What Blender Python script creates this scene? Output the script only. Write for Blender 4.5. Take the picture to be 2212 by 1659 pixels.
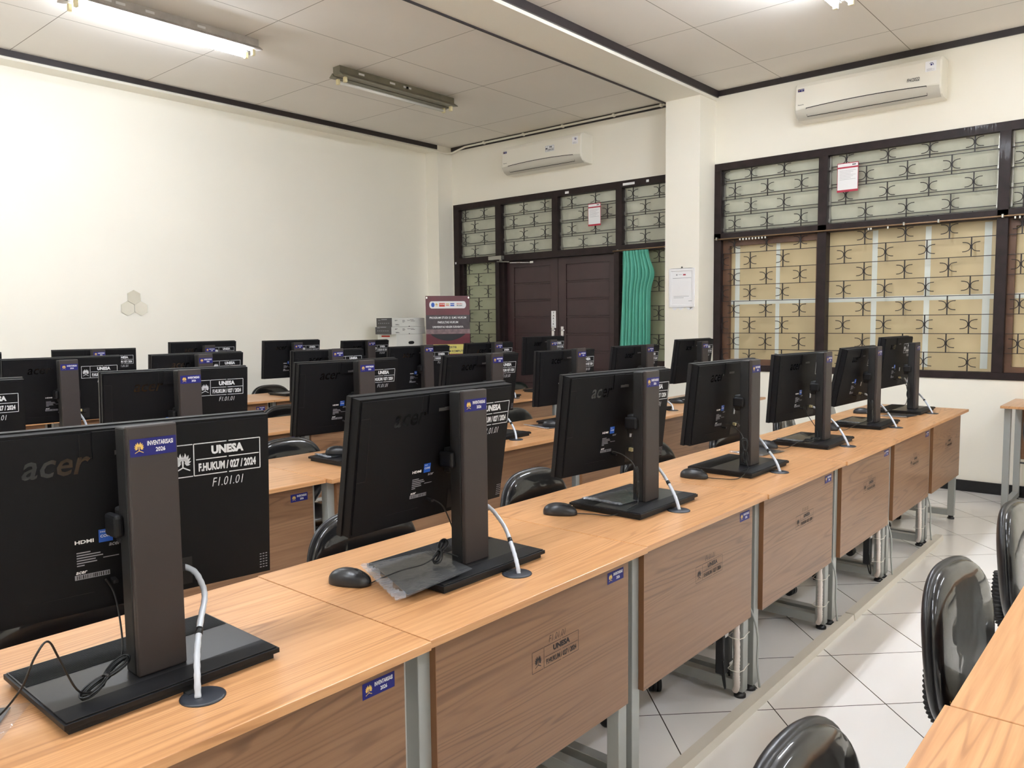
import bpy, bmesh, math, random
from mathutils import Vector, Matrix
random.seed(7)
sc = bpy.context.scene
for o in list(bpy.data.objects): bpy.data.objects.remove(o, do_unlink=True)
C = sc.collection
PI = math.pi
# ------------------------------------------------------------------ camera
cam = bpy.data.cameras.new('camera'); co = bpy.data.objects.new('camera', cam); C.objects.link(co)
F = Vector((0.75432361, 0.6515014, -0.08088145)); R = Vector((0.65294522, -0.75732895, -0.01074252)); U = Vector((0.06825263, 0.04470782, 0.99666584))
M = Matrix((R, U, -F)).transposed().to_4x4(); M.translation = (0, 0, 1.3755)
co.matrix_world = M
cam.sensor_width = 36; cam.lens = 36 * 1696.5 / 2212; cam.clip_start = 0.02
sc.camera = co
# ------------------------------------------------------------------ world, exposure (lamps are in the light builder)
w = bpy.data.worlds.new('world'); sc.world = w; w.use_nodes = True
w.node_tree.nodes['Background'].inputs[0].default_value = (1, .97, .92, 1)
w.node_tree.nodes['Background'].inputs[1].default_value = 0.15
sc.view_settings.view_transform = 'Standard'; sc.view_settings.look = 'None'
sc.view_settings.gamma = 1; sc.view_settings.use_curve_mapping = False
sc.view_settings.exposure = 0.92
TUBE = 62.0
sc.cycles.max_bounces = 10; sc.cycles.diffuse_bounces = 8; sc.cycles.glossy_bounces = 4
sc.cycles.transparent_max_bounces = 8; sc.cycles.caustics_reflective = False; sc.cycles.caustics_refractive = False
sc.cycles.sample_clamp_indirect = 10.0

# ------------------------------------------------------------------ materials
def srgb(r, g, b):
    f = lambda c: (c / 255 / 12.92) if c / 255 <= .04045 else ((c / 255 + .055) / 1.055) ** 2.4
    return (f(r), f(g), f(b), 1)
def mat(name, col, rough=.5, metal=0, coat=0, spec=.5, emit=None, bump=None, noise=None, croough=.05):
    m = bpy.data.materials.new(name); m.use_nodes = True; nt = m.node_tree; b = nt.nodes['Principled BSDF']
    b.inputs['Base Color'].default_value = col; b.inputs['Roughness'].default_value = rough; b.inputs['Metallic'].default_value = metal
    b.inputs['Coat Weight'].default_value = coat; b.inputs['Coat Roughness'].default_value = croough; b.inputs['Specular IOR Level'].default_value = spec
    if emit: b.inputs['Emission Color'].default_value = emit[0]; b.inputs['Emission Strength'].default_value = emit[1]
    g = nt.nodes.new('ShaderNodeNewGeometry')
    if noise:   # (scale, amount) gentle uneven colour
        n = nt.nodes.new('ShaderNodeTexNoise'); n.inputs['Scale'].default_value = noise[0]; n.inputs['Detail'].default_value = 3
        nt.links.new(g.outputs['Position'], n.inputs['Vector'])
        mr = nt.nodes.new('ShaderNodeMapRange'); mr.inputs[1].default_value = .3; mr.inputs[2].default_value = .7
        mr.inputs[3].default_value = 1 - noise[1]; mr.inputs[4].default_value = 1 + noise[1] * .3
        nt.links.new(n.outputs['Fac'], mr.inputs[0])
        mx = nt.nodes.new('ShaderNodeVectorMath'); mx.operation = 'SCALE'; mx.inputs[0].default_value = col[:3]
        nt.links.new(mr.outputs[0], mx.inputs['Scale']); nt.links.new(mx.outputs[0], b.inputs['Base Color'])
    if bump:    # (scale vector, strength, distance)
        mp = nt.nodes.new('ShaderNodeMapping'); mp.inputs['Scale'].default_value = bump[0]
        tc = nt.nodes.new('ShaderNodeTexCoord'); nt.links.new(tc.outputs['Object'], mp.inputs['Vector'])
        n = nt.nodes.new('ShaderNodeTexNoise'); n.inputs['Scale'].default_value = 1; n.inputs['Detail'].default_value = 2
        nt.links.new(mp.outputs[0], n.inputs['Vector'])
        bp = nt.nodes.new('ShaderNodeBump'); bp.inputs['Strength'].default_value = bump[1]; bp.inputs['Distance'].default_value = bump[2]
        nt.links.new(n.outputs['Fac'], bp.inputs['Height']); nt.links.new(bp.outputs[0], b.inputs['Normal'])
        if coat: nt.links.new(bp.outputs[0], b.inputs['Coat Normal'])
    return m
def mnode(nt, op, a, b=None, c=None):
    n = nt.nodes.new('ShaderNodeMath'); n.operation = op
    for i, v in enumerate((a, b, c)):
        if v is None: continue
        if isinstance(v, (int, float)): n.inputs[i].default_value = v
        else: nt.links.new(v, n.inputs[i])
    return n.outputs[0]
def wood(name, light, dark, line, rough, strength=.42):
    m = bpy.data.materials.new(name); m.use_nodes = True; nt = m.node_tree; b = nt.nodes['Principled BSDF']; L = nt.links.new
    g = nt.nodes.new('ShaderNodeNewGeometry')
    oi = nt.nodes.new('ShaderNodeObjectInfo')
    off = nt.nodes.new('ShaderNodeVectorMath'); off.operation = 'ADD'
    sv = nt.nodes.new('ShaderNodeCombineXYZ'); L(mnode(nt, 'MULTIPLY', oi.outputs['Random'], 30.0), sv.inputs[0]); L(mnode(nt, 'MULTIPLY', oi.outputs['Random'], 9.0), sv.inputs[1])
    L(g.outputs['Position'], off.inputs[0]); L(sv.outputs[0], off.inputs[1])
    def noise(scale, s, det=2, rgh=.5, dist=0):
        mp = nt.nodes.new('ShaderNodeMapping'); mp.inputs['Scale'].default_value = scale
        L(off.outputs[0], mp.inputs[0]); n = nt.nodes.new('ShaderNodeTexNoise'); n.inputs['Scale'].default_value = s
        n.inputs['Detail'].default_value = det; n.inputs['Roughness'].default_value = rgh; n.inputs['Distortion'].default_value = dist
        L(mp.outputs[0], n.inputs['Vector']); return n.outputs['Fac']
    big = noise((.34, 6.5, 6.5), 1.0, 2.2, .5, .25)
    s = mnode(nt, 'SINE', mnode(nt, 'MULTIPLY', big, 190.0))
    rp = nt.nodes.new('ShaderNodeValToRGB'); L(mnode(nt, 'MULTIPLY_ADD', s, .5, .5), rp.inputs[0])
    rp.color_ramp.elements[0].position = 0; rp.color_ramp.elements[0].color = (1, 1, 1, 1)
    rp.color_ramp.elements[1].position = .22; rp.color_ramp.elements[1].color = (0, 0, 0, 1)
    fade = nt.nodes.new('ShaderNodeMapRange'); L(noise((.8, 7, 7), 1.6, 2), fade.inputs[0]); fade.inputs[1].default_value = .42; fade.inputs[2].default_value = .58
    lines = mnode(nt, 'MULTIPLY', rp.outputs[0], fade.outputs[0])
    fib = nt.nodes.new('ShaderNodeMapRange'); L(noise((2.2, 70, 70), 1.0, 4, .65), fib.inputs[0]); fib.inputs[1].default_value = .35; fib.inputs[2].default_value = .65
    tone = mnode(nt, 'MULTIPLY_ADD', fib.outputs[0], .62, mnode(nt, 'MULTIPLY', mnode(nt, 'MULTIPLY_ADD', s, .5, .5), .22))
    mx = nt.nodes.new('ShaderNodeMix'); mx.data_type = 'RGBA'; L(tone, mx.inputs[0]); mx.inputs[6].default_value = dark; mx.inputs[7].default_value = light
    m2 = nt.nodes.new('ShaderNodeMix'); m2.data_type = 'RGBA'; L(mnode(nt, 'MULTIPLY', lines, strength), m2.inputs[0]); L(mx.outputs[2], m2.inputs[6]); m2.inputs[7].default_value = line
    L(m2.outputs[2], b.inputs['Base Color']); b.inputs['Roughness'].default_value = rough
    b.inputs['Coat Weight'].default_value = .25; b.inputs['Coat Roughness'].default_value = .16
    return m
def grid_mat(name, col, line, period, fn_uv, wd, rough, coat=0):
    m = bpy.data.materials.new(name); m.use_nodes = True; nt = m.node_tree; b = nt.nodes['Principled BSDF']; L = nt.links.new
    g = nt.nodes.new('ShaderNodeNewGeometry'); sp = nt.nodes.new('ShaderNodeSeparateXYZ'); L(g.outputs['Position'], sp.inputs[0])
    u, v = fn_uv(nt, sp.outputs[0], sp.outputs[1])
    fs = []
    for q in (u, v):
        fr = mnode(nt, 'FRACT', mnode(nt, 'DIVIDE', q, period))
        d = mnode(nt, 'MINIMUM', fr, mnode(nt, 'SUBTRACT', 1.0, fr))
        fs.append(mnode(nt, 'LESS_THAN', d, wd / period))
    k = mnode(nt, 'MAXIMUM', fs[0], fs[1])
    n = nt.nodes.new('ShaderNodeTexNoise'); n.inputs['Scale'].default_value = 2.2; n.inputs['Detail'].default_value = 3; L(g.outputs['Position'], n.inputs['Vector'])
    mx = nt.nodes.new('ShaderNodeMix'); mx.data_type = 'RGBA'; L(n.outputs['Fac'], mx.inputs[0])
    mx.inputs[6].default_value = tuple(c * .94 for c in col[:3]) + (1,); mx.inputs[7].default_value = col
    m2 = nt.nodes.new('ShaderNodeMix'); m2.data_type = 'RGBA'; L(k, m2.inputs[0]); L(mx.outputs[2], m2.inputs[6]); m2.inputs[7].default_value = line
    L(m2.outputs[2], b.inputs['Base Color']); b.inputs['Roughness'].default_value = rough; b.inputs['Coat Weight'].default_value = coat; b.inputs['Coat Roughness'].default_value = .08
    return m
Z = {}
Z['wall'] = mat('cream_wall_paint', srgb(244, 240, 228), .62, noise=(1.6, .02), bump=((6, 6, 6), .08, .004))
Z['ceil'] = grid_mat('ceiling_board', srgb(236, 231, 223), srgb(140, 132, 120), 1.043,
    lambda nt, x, y: (mnode(nt, 'ADD', x, 10.43 - 2.19), mnode(nt, 'ADD', y, 10.43 - 1.775)), .0028, .8)
Z['floor'] = grid_mat('white_floor_tile', srgb(236, 234, 231), srgb(74, 66, 62), .577,
    lambda nt, x, y: (mnode(nt, 'ADD', mnode(nt, 'ADD', x, y), 11.54 - 3.662), mnode(nt, 'ADD', mnode(nt, 'SUBTRACT', x, y), 11.54 - 2.136)), .0030, .22, .25)
Z['trim'] = mat('dark_trim_paint', srgb(42, 34, 36), .45, coat=.15, noise=(9, .3))
Z['base'] = mat('black_tile', srgb(22, 22, 26), .2)
Z['frame'] = mat('dark_brown_window_paint', srgb(42, 31, 31), .5, spec=.25, coat=.05, noise=(14, .35), bump=((30, 30, 4), .25, .003))
Z['sash'] = mat('brown_sash_paint', srgb(104, 74, 56), .45, noise=(10, .3))
Z['door'] = mat('maroon_door_paint', srgb(58, 36, 38), .42, coat=.2, noise=(6, .15))
Z['iron'] = mat('black_iron', srgb(38, 32, 32), .5)
Z['tan'] = mat('tan_film_glass', srgb(198, 180, 140), .5, coat=.8, noise=(1.8, .16), croough=.03)
Z['white_bar'] = mat('pale_bar_behind_glass', srgb(214, 220, 214), .5, coat=.6)
Z['reed'] = mat('reeded_greenish_glass', srgb(196, 198, 180), .25, coat=.9, noise=(5, .14), bump=((3, 160, 6), .35, .002), croough=.04)
Z['olive'] = mat('olive_glass', srgb(176, 180, 150), .35, coat=.7, noise=(3, .14), bump=((3, 120, 3), .2, .002), croough=.06)
Z['alu'] = mat('aluminium', srgb(170, 168, 160), .35, .8)
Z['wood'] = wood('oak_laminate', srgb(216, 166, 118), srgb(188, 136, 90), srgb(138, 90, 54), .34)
Z['wood_shaded'] = wood('oak_laminate_shaded', srgb(144, 108, 78), srgb(124, 89, 62), srgb(80, 52, 34), .42)  # same oak laminate, with the shade on the upright panels in its colour
Z['edge'] = mat('oak_edge_band', srgb(188, 138, 88), .4, noise=(20, .12))
Z['edge_d'] = mat('brown_edge_band', srgb(126, 86, 54), .5)
Z['steel'] = mat('grey_powder_coated_steel', srgb(168, 171, 168), .38, .25)
Z['blk'] = mat('black_plastic', srgb(18, 18, 21), .5, spec=.3, noise=(40, .08))
Z['blk_s'] = mat('smooth_black_plastic', srgb(32, 32, 35), .3)
Z['blk_m'] = mat('matte_black', srgb(17, 17, 19), .6)
Z['body'] = mat('black_textured_shell', srgb(9, 9, 13), .6, spec=.22, bump=((900, 900, 900), .12, .0005))
Z['gloss'] = mat('glossy_black_logo', srgb(8, 8, 9), .08)
Z['taupe'] = mat('taupe_column_cover', srgb(50, 43, 42), .5, 0)
Z['screen'] = mat('screen_glass', srgb(8, 8, 10), .12)
Z['navy'] = mat('navy_sticker', srgb(28, 30, 108), .45, spec=.3)
Z['gold'] = mat('gold_print', srgb(214, 176, 92), .4)
Z['white'] = mat('white_print', srgb(238, 238, 240), .5)
Z['spray'] = mat('white_spray_paint', srgb(214, 217, 222), .6)
Z['ink'] = mat('dark_stencil_ink', srgb(34, 24, 22), .6)
Z['inkb'] = mat('black_ink', srgb(24, 24, 28), .5)
Z['grey_p'] = mat('grey_print', srgb(150, 150, 158), .5)
Z['blue'] = mat('blue_print', srgb(28, 88, 190), .4)
Z['red'] = mat('crimson_print', srgb(176, 44, 66), .5)
Z['redb'] = mat('red_logo_print', srgb(200, 60, 40), .5)
Z['vinyl'] = mat('black_vinyl', srgb(15, 16, 19), .35, spec=.2, coat=1, croough=.03, bump=((9, 9, 9), .22, .01))
Z['rubber'] = mat('black_rubber', srgb(20, 20, 22), .55)
Z['chrome'] = mat('chrome', srgb(225, 225, 228), .07, 1)
Z['mouse'] = mat('mouse_shell', srgb(34, 35, 38), .33)
Z['cord'] = mat('black_cord', srgb(16, 16, 17), .4)
Z['sleeve'] = mat('pale_spiral_wrap', srgb(198, 204, 214), .3, coat=.4)
Z['conduit'] = mat('white_corrugated_tube', srgb(226, 216, 210), .45)
Z['grom'] = mat('grommet_plastic', srgb(44, 47, 54), .4)
Z['acw'] = mat('off_white_ac_plastic', srgb(238, 234, 222), .3)
Z['acg'] = mat('ac_louvre_plastic', srgb(206, 202, 190), .35)
Z['duct'] = mat('beige_floor_duct', srgb(206, 200, 188), .4)
Z['paper'] = mat('white_paper', srgb(240, 240, 242), .7)
Z['card'] = mat('white_cardboard', srgb(226, 226, 220), .7)
Z['cardd'] = mat('dark_carton_print', srgb(74, 72, 72), .6)
Z['maroon'] = mat('maroon_banner', srgb(98, 26, 42), .35, coat=.3, noise=(8, .2))
Z['bandk'] = mat('dark_banner_photo', srgb(58, 44, 52), .35, coat=.3, noise=(22, .45))
Z['bandp'] = mat('pale_banner_photo', srgb(140, 116, 120), .35, coat=.3, noise=(22, .45))
Z['yel'] = mat('yellow_banner_band', srgb(216, 204, 110), .45)
Z['teal'] = mat('teal_curtain', srgb(96, 178, 156), .7, noise=(5, .08))
Z['olmetal'] = mat('olive_lamp_metal', srgb(136, 132, 116), .4, .2, noise=(9, .2))
Z['lampw'] = mat('white_lamp_metal', srgb(196, 192, 190), .4, noise=(12, .2))
Z['tube_on'] = mat('lit_tube', (1, 1, 1, 1), .5, emit=((.93, 1.0, 1.10, 1), TUBE))
Z['tube_soft'] = mat('lit_tube_weak', (1, 1, 1, 1), .5, emit=((.93, 1.0, 1.10, 1), TUBE * .62))  # same tube, output lowered to balance the room light
Z['tube_bright'] = mat('lit_tube_strong', (1, 1, 1, 1), .5, emit=((.93, 1.0, 1.10, 1), TUBE * 1.35))  # same tube, output raised to brighten the window wall
Z['tube_off'] = mat('unlit_tube', srgb(226, 222, 214), .25)
Z['sock'] = mat('aged_socket_plastic', srgb(226, 214, 170), .4)
Z['brass'] = mat('brass_rail', srgb(150, 124, 96), .35, .5)
Z['mirror'] = mat('mirror', (.66, .66, .65, 1), .02, 1)
Z['slot'] = mat('dark_slot', srgb(8, 8, 9), .6)
Z['ylab'] = mat('yellow_label', srgb(200, 178, 40), .5)
def film():
    m = bpy.data.materials.new('clear_plastic_film'); m.use_nodes = True; nt = m.node_tree; L = nt.links.new
    b = nt.nodes['Principled BSDF']; b.inputs['Base Color'].default_value = (.35, .36, .38, 1); b.inputs['Roughness'].default_value = .12
    b.inputs['Alpha'].default_value = .22; b.inputs['Coat Weight'].default_value = 1; b.inputs['Coat Roughness'].default_value = .04
    tc = nt.nodes.new('ShaderNodeTexCoord'); n = nt.nodes.new('ShaderNodeTexNoise'); n.inputs['Scale'].default_value = 28; n.inputs['Detail'].default_value = 2
    L(tc.outputs['Object'], n.inputs['Vector']); bp = nt.nodes.new('ShaderNodeBump'); bp.inputs['Strength'].default_value = .5; bp.inputs['Distance'].default_value = .006
    L(n.outputs['Fac'], bp.inputs['Height']); L(bp.outputs[0], b.inputs['Normal']); L(bp.outputs[0], b.inputs['Coat Normal']); return m
Z['film'] = film()
Z['crinkle'] = mat('crinkled_clear_plastic', srgb(170, 174, 182), .12, coat=1)
Z['crinkle'].node_tree.nodes['Principled BSDF'].inputs['Alpha'].default_value = .42

# ------------------------------------------------------------------ mesh helper
_txt = {}
def text_mesh(s, shear=0, bold=0, space=1.0):
    k = (s, shear, bold, space)
    if k in _txt: return _txt[k]
    cu = bpy.data.curves.new('t', 'FONT'); cu.body = s; cu.size = 1; cu.align_x = 'LEFT'; cu.resolution_u = 2
    cu.shear = shear; cu.offset = bold; cu.space_character = space
    ob = bpy.data.objects.new('t', cu); C.objects.link(ob)
    dg = bpy.context.evaluated_depsgraph_get(); me = bpy.data.meshes.new_from_object(ob.evaluated_get(dg))
    vs = [v.co.copy() for v in me.vertices]; fs = [tuple(p.vertices) for p in me.polygons]
    bpy.data.objects.remove(ob, do_unlink=True); bpy.data.curves.remove(cu); bpy.data.meshes.remove(me)
    x0 = min(v.x for v in vs); x1 = max(v.x for v in vs); y0 = min(v.y for v in vs); y1 = max(v.y for v in vs)
    _txt[k] = (vs, fs, x0, x1, y0, y1); return _txt[k]
class MB:
    def __init__(s): s.v = []; s.f = []; s.m = []; s.sm = []; s.mats = []
    def mi(s, m):
        m = Z[m]
        if m not in s.mats: s.mats.append(m)
        return s.mats.index(m)
    def add(s, vs, fs, m, smooth=False, T=None):
        b = len(s.v); i = s.mi(m)
        s.v += [tuple(T @ Vector(p)) if T else tuple(p) for p in vs]
        for f in fs: s.f.append(tuple(b + k for k in f)); s.m.append(i); s.sm.append(smooth)
        return s
    def box(s, x0, x1, y0, y1, z0, z1, m, T=None):
        vs = [(x, y, z) for x in (x0, x1) for y in (y0, y1) for z in (z0, z1)]
        return s.add(vs, [(0, 1, 3, 2), (4, 6, 7, 5), (0, 4, 5, 1), (2, 3, 7, 6), (0, 2, 6, 4), (1, 5, 7, 3)], m, T=T)
    def tube(s, pts, r, m, n=8, closed=False, cap=True, rf=None, T=None):
        pts = [Vector(p) for p in pts]; N = len(pts); vs = []; fs = []
        up = Vector((0, 0, 1)); prev = None
        for i, p in enumerate(pts):
            a = pts[(i - 1) % N] if (i or closed) else p; b = pts[(i + 1) % N] if (i < N - 1 or closed) else p
            t = (b - a).normalized() if (b - a).length > 1e-9 else Vector((0, 0, 1))
            if prev is None:
                u = t.cross(up) if abs(t.dot(up)) < .95 else t.cross(Vector((1, 0, 0)))
            else: u = prev - t * prev.dot(t)
            u.normalize(); prev = u; w_ = t.cross(u); rr = rf(i / (N - 1)) * r if rf else r
            for k in range(n):
                an = 2 * PI * k / n; vs.append(p + u * math.cos(an) * rr + w_ * math.sin(an) * rr)
        for i in range(N if closed else N - 1):
            j = (i + 1) % N
            for k in range(n): fs.append((i * n + k, i * n + (k + 1) % n, j * n + (k + 1) % n, j * n + k))
        s.add(vs, fs, m, True, T)
        if cap and not closed:
            s.add(vs[:n], [tuple(range(n))], m, False, T); s.add(vs[-n:], [tuple(range(n))], m, False, T)
        return s
    def lathe(s, prof, m, c=(0, 0, 0), n=20, T=None, cap=True, smooth=True):
        vs = []; fs = []
        for r, z in prof:
            for k in range(n): a = 2 * PI * k / n; vs.append((c[0] + r * math.cos(a), c[1] + r * math.sin(a), c[2] + z))
        for i in range(len(prof) - 1):
            for k in range(n): fs.append((i * n + k, i * n + (k + 1) % n, (i + 1) * n + (k + 1) % n, (i + 1) * n + k))
        s.add(vs, fs, m, smooth, T)
        if cap:
            s.add(vs[:n], [tuple(range(n))], m, False, T); s.add(vs[-n:], [tuple(range(n))], m, False, T)
        return s
    def sup(s, c, r, m, e=(1, 1), n=(24, 16), fn=None, T=None):
        f = lambda x, p: math.copysign(abs(x) ** p, x); vs = []; fs = []; A, B = n
        for i in range(B + 1):
            th = -PI / 2 + PI * i / B
            for j in range(A):
                ph = 2 * PI * j / A
                p = [r[0] * f(math.cos(th), e[0]) * f(math.cos(ph), e[1]), r[1] * f(math.cos(th), e[0]) * f(math.sin(ph), e[1]), r[2] * f(math.sin(th), e[0])]
                if fn: p = fn(p)
                vs.append((c[0] + p[0], c[1] + p[1], c[2] + p[2]))
        for i in range(B):
            for j in range(A): fs.append((i * A + j, i * A + (j + 1) % A, (i + 1) * A + (j + 1) % A, (i + 1) * A + j))
        return s.add(vs, fs, m, True, T)
    def prism(s, poly, a0, a1, m, axis='y', T=None, smooth=False):
        n = len(poly); P3 = {'y': lambda u, v, a: (u, a, v), 'x': lambda u, v, a: (a, u, v), 'z': lambda u, v, a: (u, v, a)}[axis]
        vs = [P3(u, v, a0) for u, v in poly] + [P3(u, v, a1) for u, v in poly]
        fs = [tuple(range(n)), tuple(range(2 * n - 1, n - 1, -1))]
        s.add(vs, fs, m, False, T); s.add(vs, [(i, (i + 1) % n, n + (i + 1) % n, n + i) for i in range(n)], m, smooth, T); return s
    def flat(s, poly, m, T): return s.add([(u, v, 0) for u, v in poly], [tuple(range(len(poly)))], m, T=T)
    def rect(s, x0, x1, y0, y1, m, T): return s.flat([(x0, y0), (x1, y0), (x1, y1), (x0, y1)], m, T)
    def text(s, st, x, y, h, m, T, width=None, shear=0, bold=0, align='L', space=1.0, lift=0.0):
        # baseline-left at x,y; h = height of the glyph box; width squeezes to fit
        vs, fs, x0, x1, y0, y1 = text_mesh(st, shear, bold, space); sy = h / (y1 - y0); sx = sy if not width else width / (x1 - x0)
        w_ = (x1 - x0) * sx; ox = x if align == 'L' else (x - w_ / 2 if align == 'C' else x - w_)
        return s.add([(ox + (p.x - x0) * sx, y + (p.y - y0) * sy, lift) for p in vs], fs, m, T=T)
    def build(s, name, parent=None, loc=(0, 0, 0), rot=(0, 0, 0), bevel=0, sub=0, recalc=True, seg=2):
        me = bpy.data.meshes.new(name); me.from_pydata(s.v, [], s.f)
        for m in s.mats: me.materials.append(m)
        for p, i, k in zip(me.polygons, s.m, s.sm): p.material_index = i; p.use_smooth = k
        if recalc:
            bm = bmesh.new(); bm.from_mesh(me); bmesh.ops.remove_doubles(bm, verts=bm.verts, dist=1e-6); bmesh.ops.recalc_face_normals(bm, faces=bm.faces); bm.to_mesh(me); bm.free()
        me.update(); o = bpy.data.objects.new(name, me); C.objects.link(o); o.location = loc; o.rotation_euler = rot
        if parent: o.parent = parent
        if bevel:
            b = o.modifiers.new('bevel', 'BEVEL'); b.width = bevel; b.segments = seg; b.limit_method = 'ANGLE'; b.angle_limit = math.radians(40)
        if sub: b = o.modifiers.new('sub', 'SUBSURF'); b.levels = sub; b.render_levels = sub
        return o
def tag(o, label=None, cat=None, group=None, kind=None):
    if label: o['label'] = label
    if cat: o['category'] = cat
    if group: o['group'] = group
    if kind: o['kind'] = kind
    return o
def thing(name, label, cat, loc=(0, 0, 0), rz=0, group=None):
    o = bpy.data.objects.new(name, None); C.objects.link(o); o.location = loc; o.rotation_euler = (0, 0, rz); o.empty_display_size = .1
    return tag(o, label, cat, group)
def struct(mb, name, parent=None, **k):
    o = mb.build(name, parent, **k)
    if not parent: tag(o, kind='structure')
    return o
def copy_tree(o, parent=None):
    c = o.copy(); C.objects.link(c); c.parent = parent
    for ch in list(o.children): copy_tree(ch, c)
    return c
# text planes: facing -y (x right, z up), facing -x (x runs to -y, z up)
def TY(x, y, z): return Matrix(((1, 0, 0, x), (0, 0, -1, y), (0, 1, 0, z), (0, 0, 0, 1)))
def TX(x, y, z): return Matrix(((0, 0, -1, x), (-1, 0, 0, y), (0, 1, 0, z), (0, 0, 0, 1)))
def emblem(mb, cx, cy, r, m, T, lift=0):
    for sgn in (-1, 1):
        for k in range(5):
            a0 = math.radians(12 + k * 24) * sgn; L_ = r * (1.0 - .05 * k); wd = r * .13
            pts = []
            for i in range(9):
                t = i / 8; rr = r * .22 + (L_ - r * .22) * t; a = a0 + sgn * .35 * math.sin(t * PI) * .5; hw = wd * math.sin(PI * (.12 + .88 * t)) 
                pts.append((rr, a, hw))
            q = [(cx + rr * math.sin(a) + hw * math.cos(a), cy + rr * math.cos(a) - hw * math.sin(a)) for rr, a, hw in pts]
            q += [(cx + rr * math.sin(a) - hw * math.cos(a), cy + rr * math.cos(a) + hw * math.sin(a)) for rr, a, hw in reversed(pts)]
            mb.add([(u, v, lift) for u, v in q], [tuple(range(len(q)))], m, T=T)
    q = [(cx - r * .06, cy - r * .5), (cx + r * .06, cy - r * .5), (cx + r * .1, cy), (cx, cy + r * .85), (cx - r * .1, cy)]
    mb.add([(u, v, lift) for u, v in q], [tuple(range(5))], m, T=T)
    for sgn in (-1, 1):
        q = [(cx, cy - r * .45), (cx + sgn * r * .75, cy - r * .85), (cx + sgn * r * .7, cy - r * .95), (cx, cy - r * .6)]
        mb.add([(u, v, lift) for u, v in q], [(0, 1, 2, 3)], m, T=T)
def sticker(mb, w_, h, T):
    mb.rect(-w_ / 2, w_ / 2, -h / 2, h / 2, 'navy', T)
    emblem(mb, -w_ * .31, -h * .0, h * .33, 'gold', T, .0003)
    mb.text('INVENTARISASI', -w_ * .13, h * .06, h * .27, 'white', T, width=w_ * .56, bold=.02, lift=.0003)
    mb.text('2026', w_ * .15, -h * .32, h * .25, 'white', T, width=w_ * .21, bold=.02, align='C', lift=.0003)
def stencil(mb, w_, h, m, T, hand=True, thick=.0016, hx=.0, hh=.016, hy=-.03):
    # emblem box on the left, UNESA above F.HUKUM / 027 / 2024
    xl = -w_ / 2; xd = xl + w_ * .24; xr = w_ / 2; t = thick
    def ln(a, b, c, d): mb.rect(min(a, c) - (t / 2 if a == c else 0), max(a, c) + (t / 2 if a == c else 0), min(b, d) - (t / 2 if b == d else 0), max(b, d) + (t / 2 if b == d else 0), m, T)
    g = w_ * .012
    for yy in (-h / 2, h / 2):
        ln(xl, yy, xd - g, yy); ln(xd, yy, (xd + xr) / 2 - g, yy); ln((xd + xr) / 2 + g, yy, xr, yy)
    ln(xd + g * 2, 0, (xd + xr) / 2 - g, 0); ln((xd + xr) / 2 + g, 0, xr - g, 0)
    ln(xl, -h / 2, xl, h / 2); ln(xd, -h / 2, xd, h / 2); ln(xr, -h / 2, xr, h / 2)
    emblem(mb, (xl + xd) / 2, -h * .04, h * .3, m, T)
    mb.text('UNESA', (xd + xr) / 2, h * .12, h * .28, m, T, width=w_ * .37, bold=.055, align='C')
    mb.text('F.HUKUM / 027 / 2024', (xd + xr) / 2, -h * .39, h * .27, m, T, width=w_ * .66, bold=.045, align='C')
    if hand: mb.text('F1.01.01', hx, hy, hh, m, T, width=w_ * .36, shear=.25, align='C', bold=-.008)

W = 6.926; YL = 7.12; CZ = 3.47
# ------------------------------------------------------------------ room shell
struct(MB().box(-3, W, -3.2, YL, -.1, 0, 'floor'), 'floor')
struct(MB().box(-3, W, -3.2, YL, CZ, CZ + .1, 'ceil'), 'ceiling')
b = MB()
for y0, y1, z0, z1 in ((-3.2, 0, 0, 3.57), (0, 3.40, 0, .882), (0, 3.40, 2.80, 3.57), (3.40, 3.85, 0, 3.57), (3.85, 6.89, 2.78, 3.57), (3.85, 4.50, 0, .9), (6.205, 6.89, 0, .9), (6.89, 7.3, 0, 3.57)):
    b.box(W, W + .16, y0, y1, z0, z1, 'wall')
b.box(6.62, W, 3.44, 3.79, 0, 3.383, 'wall')              # pilaster carrying the beam
b.box(6.686, W, 6.913, YL, 0, CZ, 'wall')                 # pilaster in the corner
struct(b, 'wall_right')
b = MB(); b.box(-3, W, YL, YL + .15, 0, 3.57, 'wall'); b.box(-3, 6.686, 6.93, YL, 3.402, CZ, 'wall'); struct(b, 'wall_left')
struct(MB().box(-3.15, -3, -3.2, YL, 0, 3.57, 'wall'), 'wall_front')
struct(MB().box(-3, W, -3.35, -3.2, 0, 3.57, 'wall'), 'wall_back')
struct(MB().box(-3, W, 3.42, 3.80, 3.383, CZ, 'wall'), 'ceiling_beam')
struct(MB().box(-3, W, 6.915, 6.93, 3.422, CZ, 'trim'), 'trim_1')
struct(MB().box(W - .013, W, 3.80, 6.915, 3.422, CZ, 'trim'), 'trim_2')
struct(MB().box(W - .013, W, -3.2, 3.405, 3.420, CZ, 'trim'), 'trim_3')
struct(MB().box(-3, W - .013, 3.405, 3.42, 3.408, CZ, 'trim'), 'trim_4')
struct(MB().box(-3, W - .013, 3.80, 3.812, 3.370, CZ, 'trim'), 'trim_5')
b = MB(); b.box(W - .012, W, -3.2, 3.44, 0, .088, 'base'); b.box(W - .012, W, 3.79, 4.44, 0, .088, 'base'); struct(b, 'baseboard_right')
struct(MB().box(-3, 6.686, YL - .012, YL, 0, .088, 'base'), 'baseboard_left')

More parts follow.
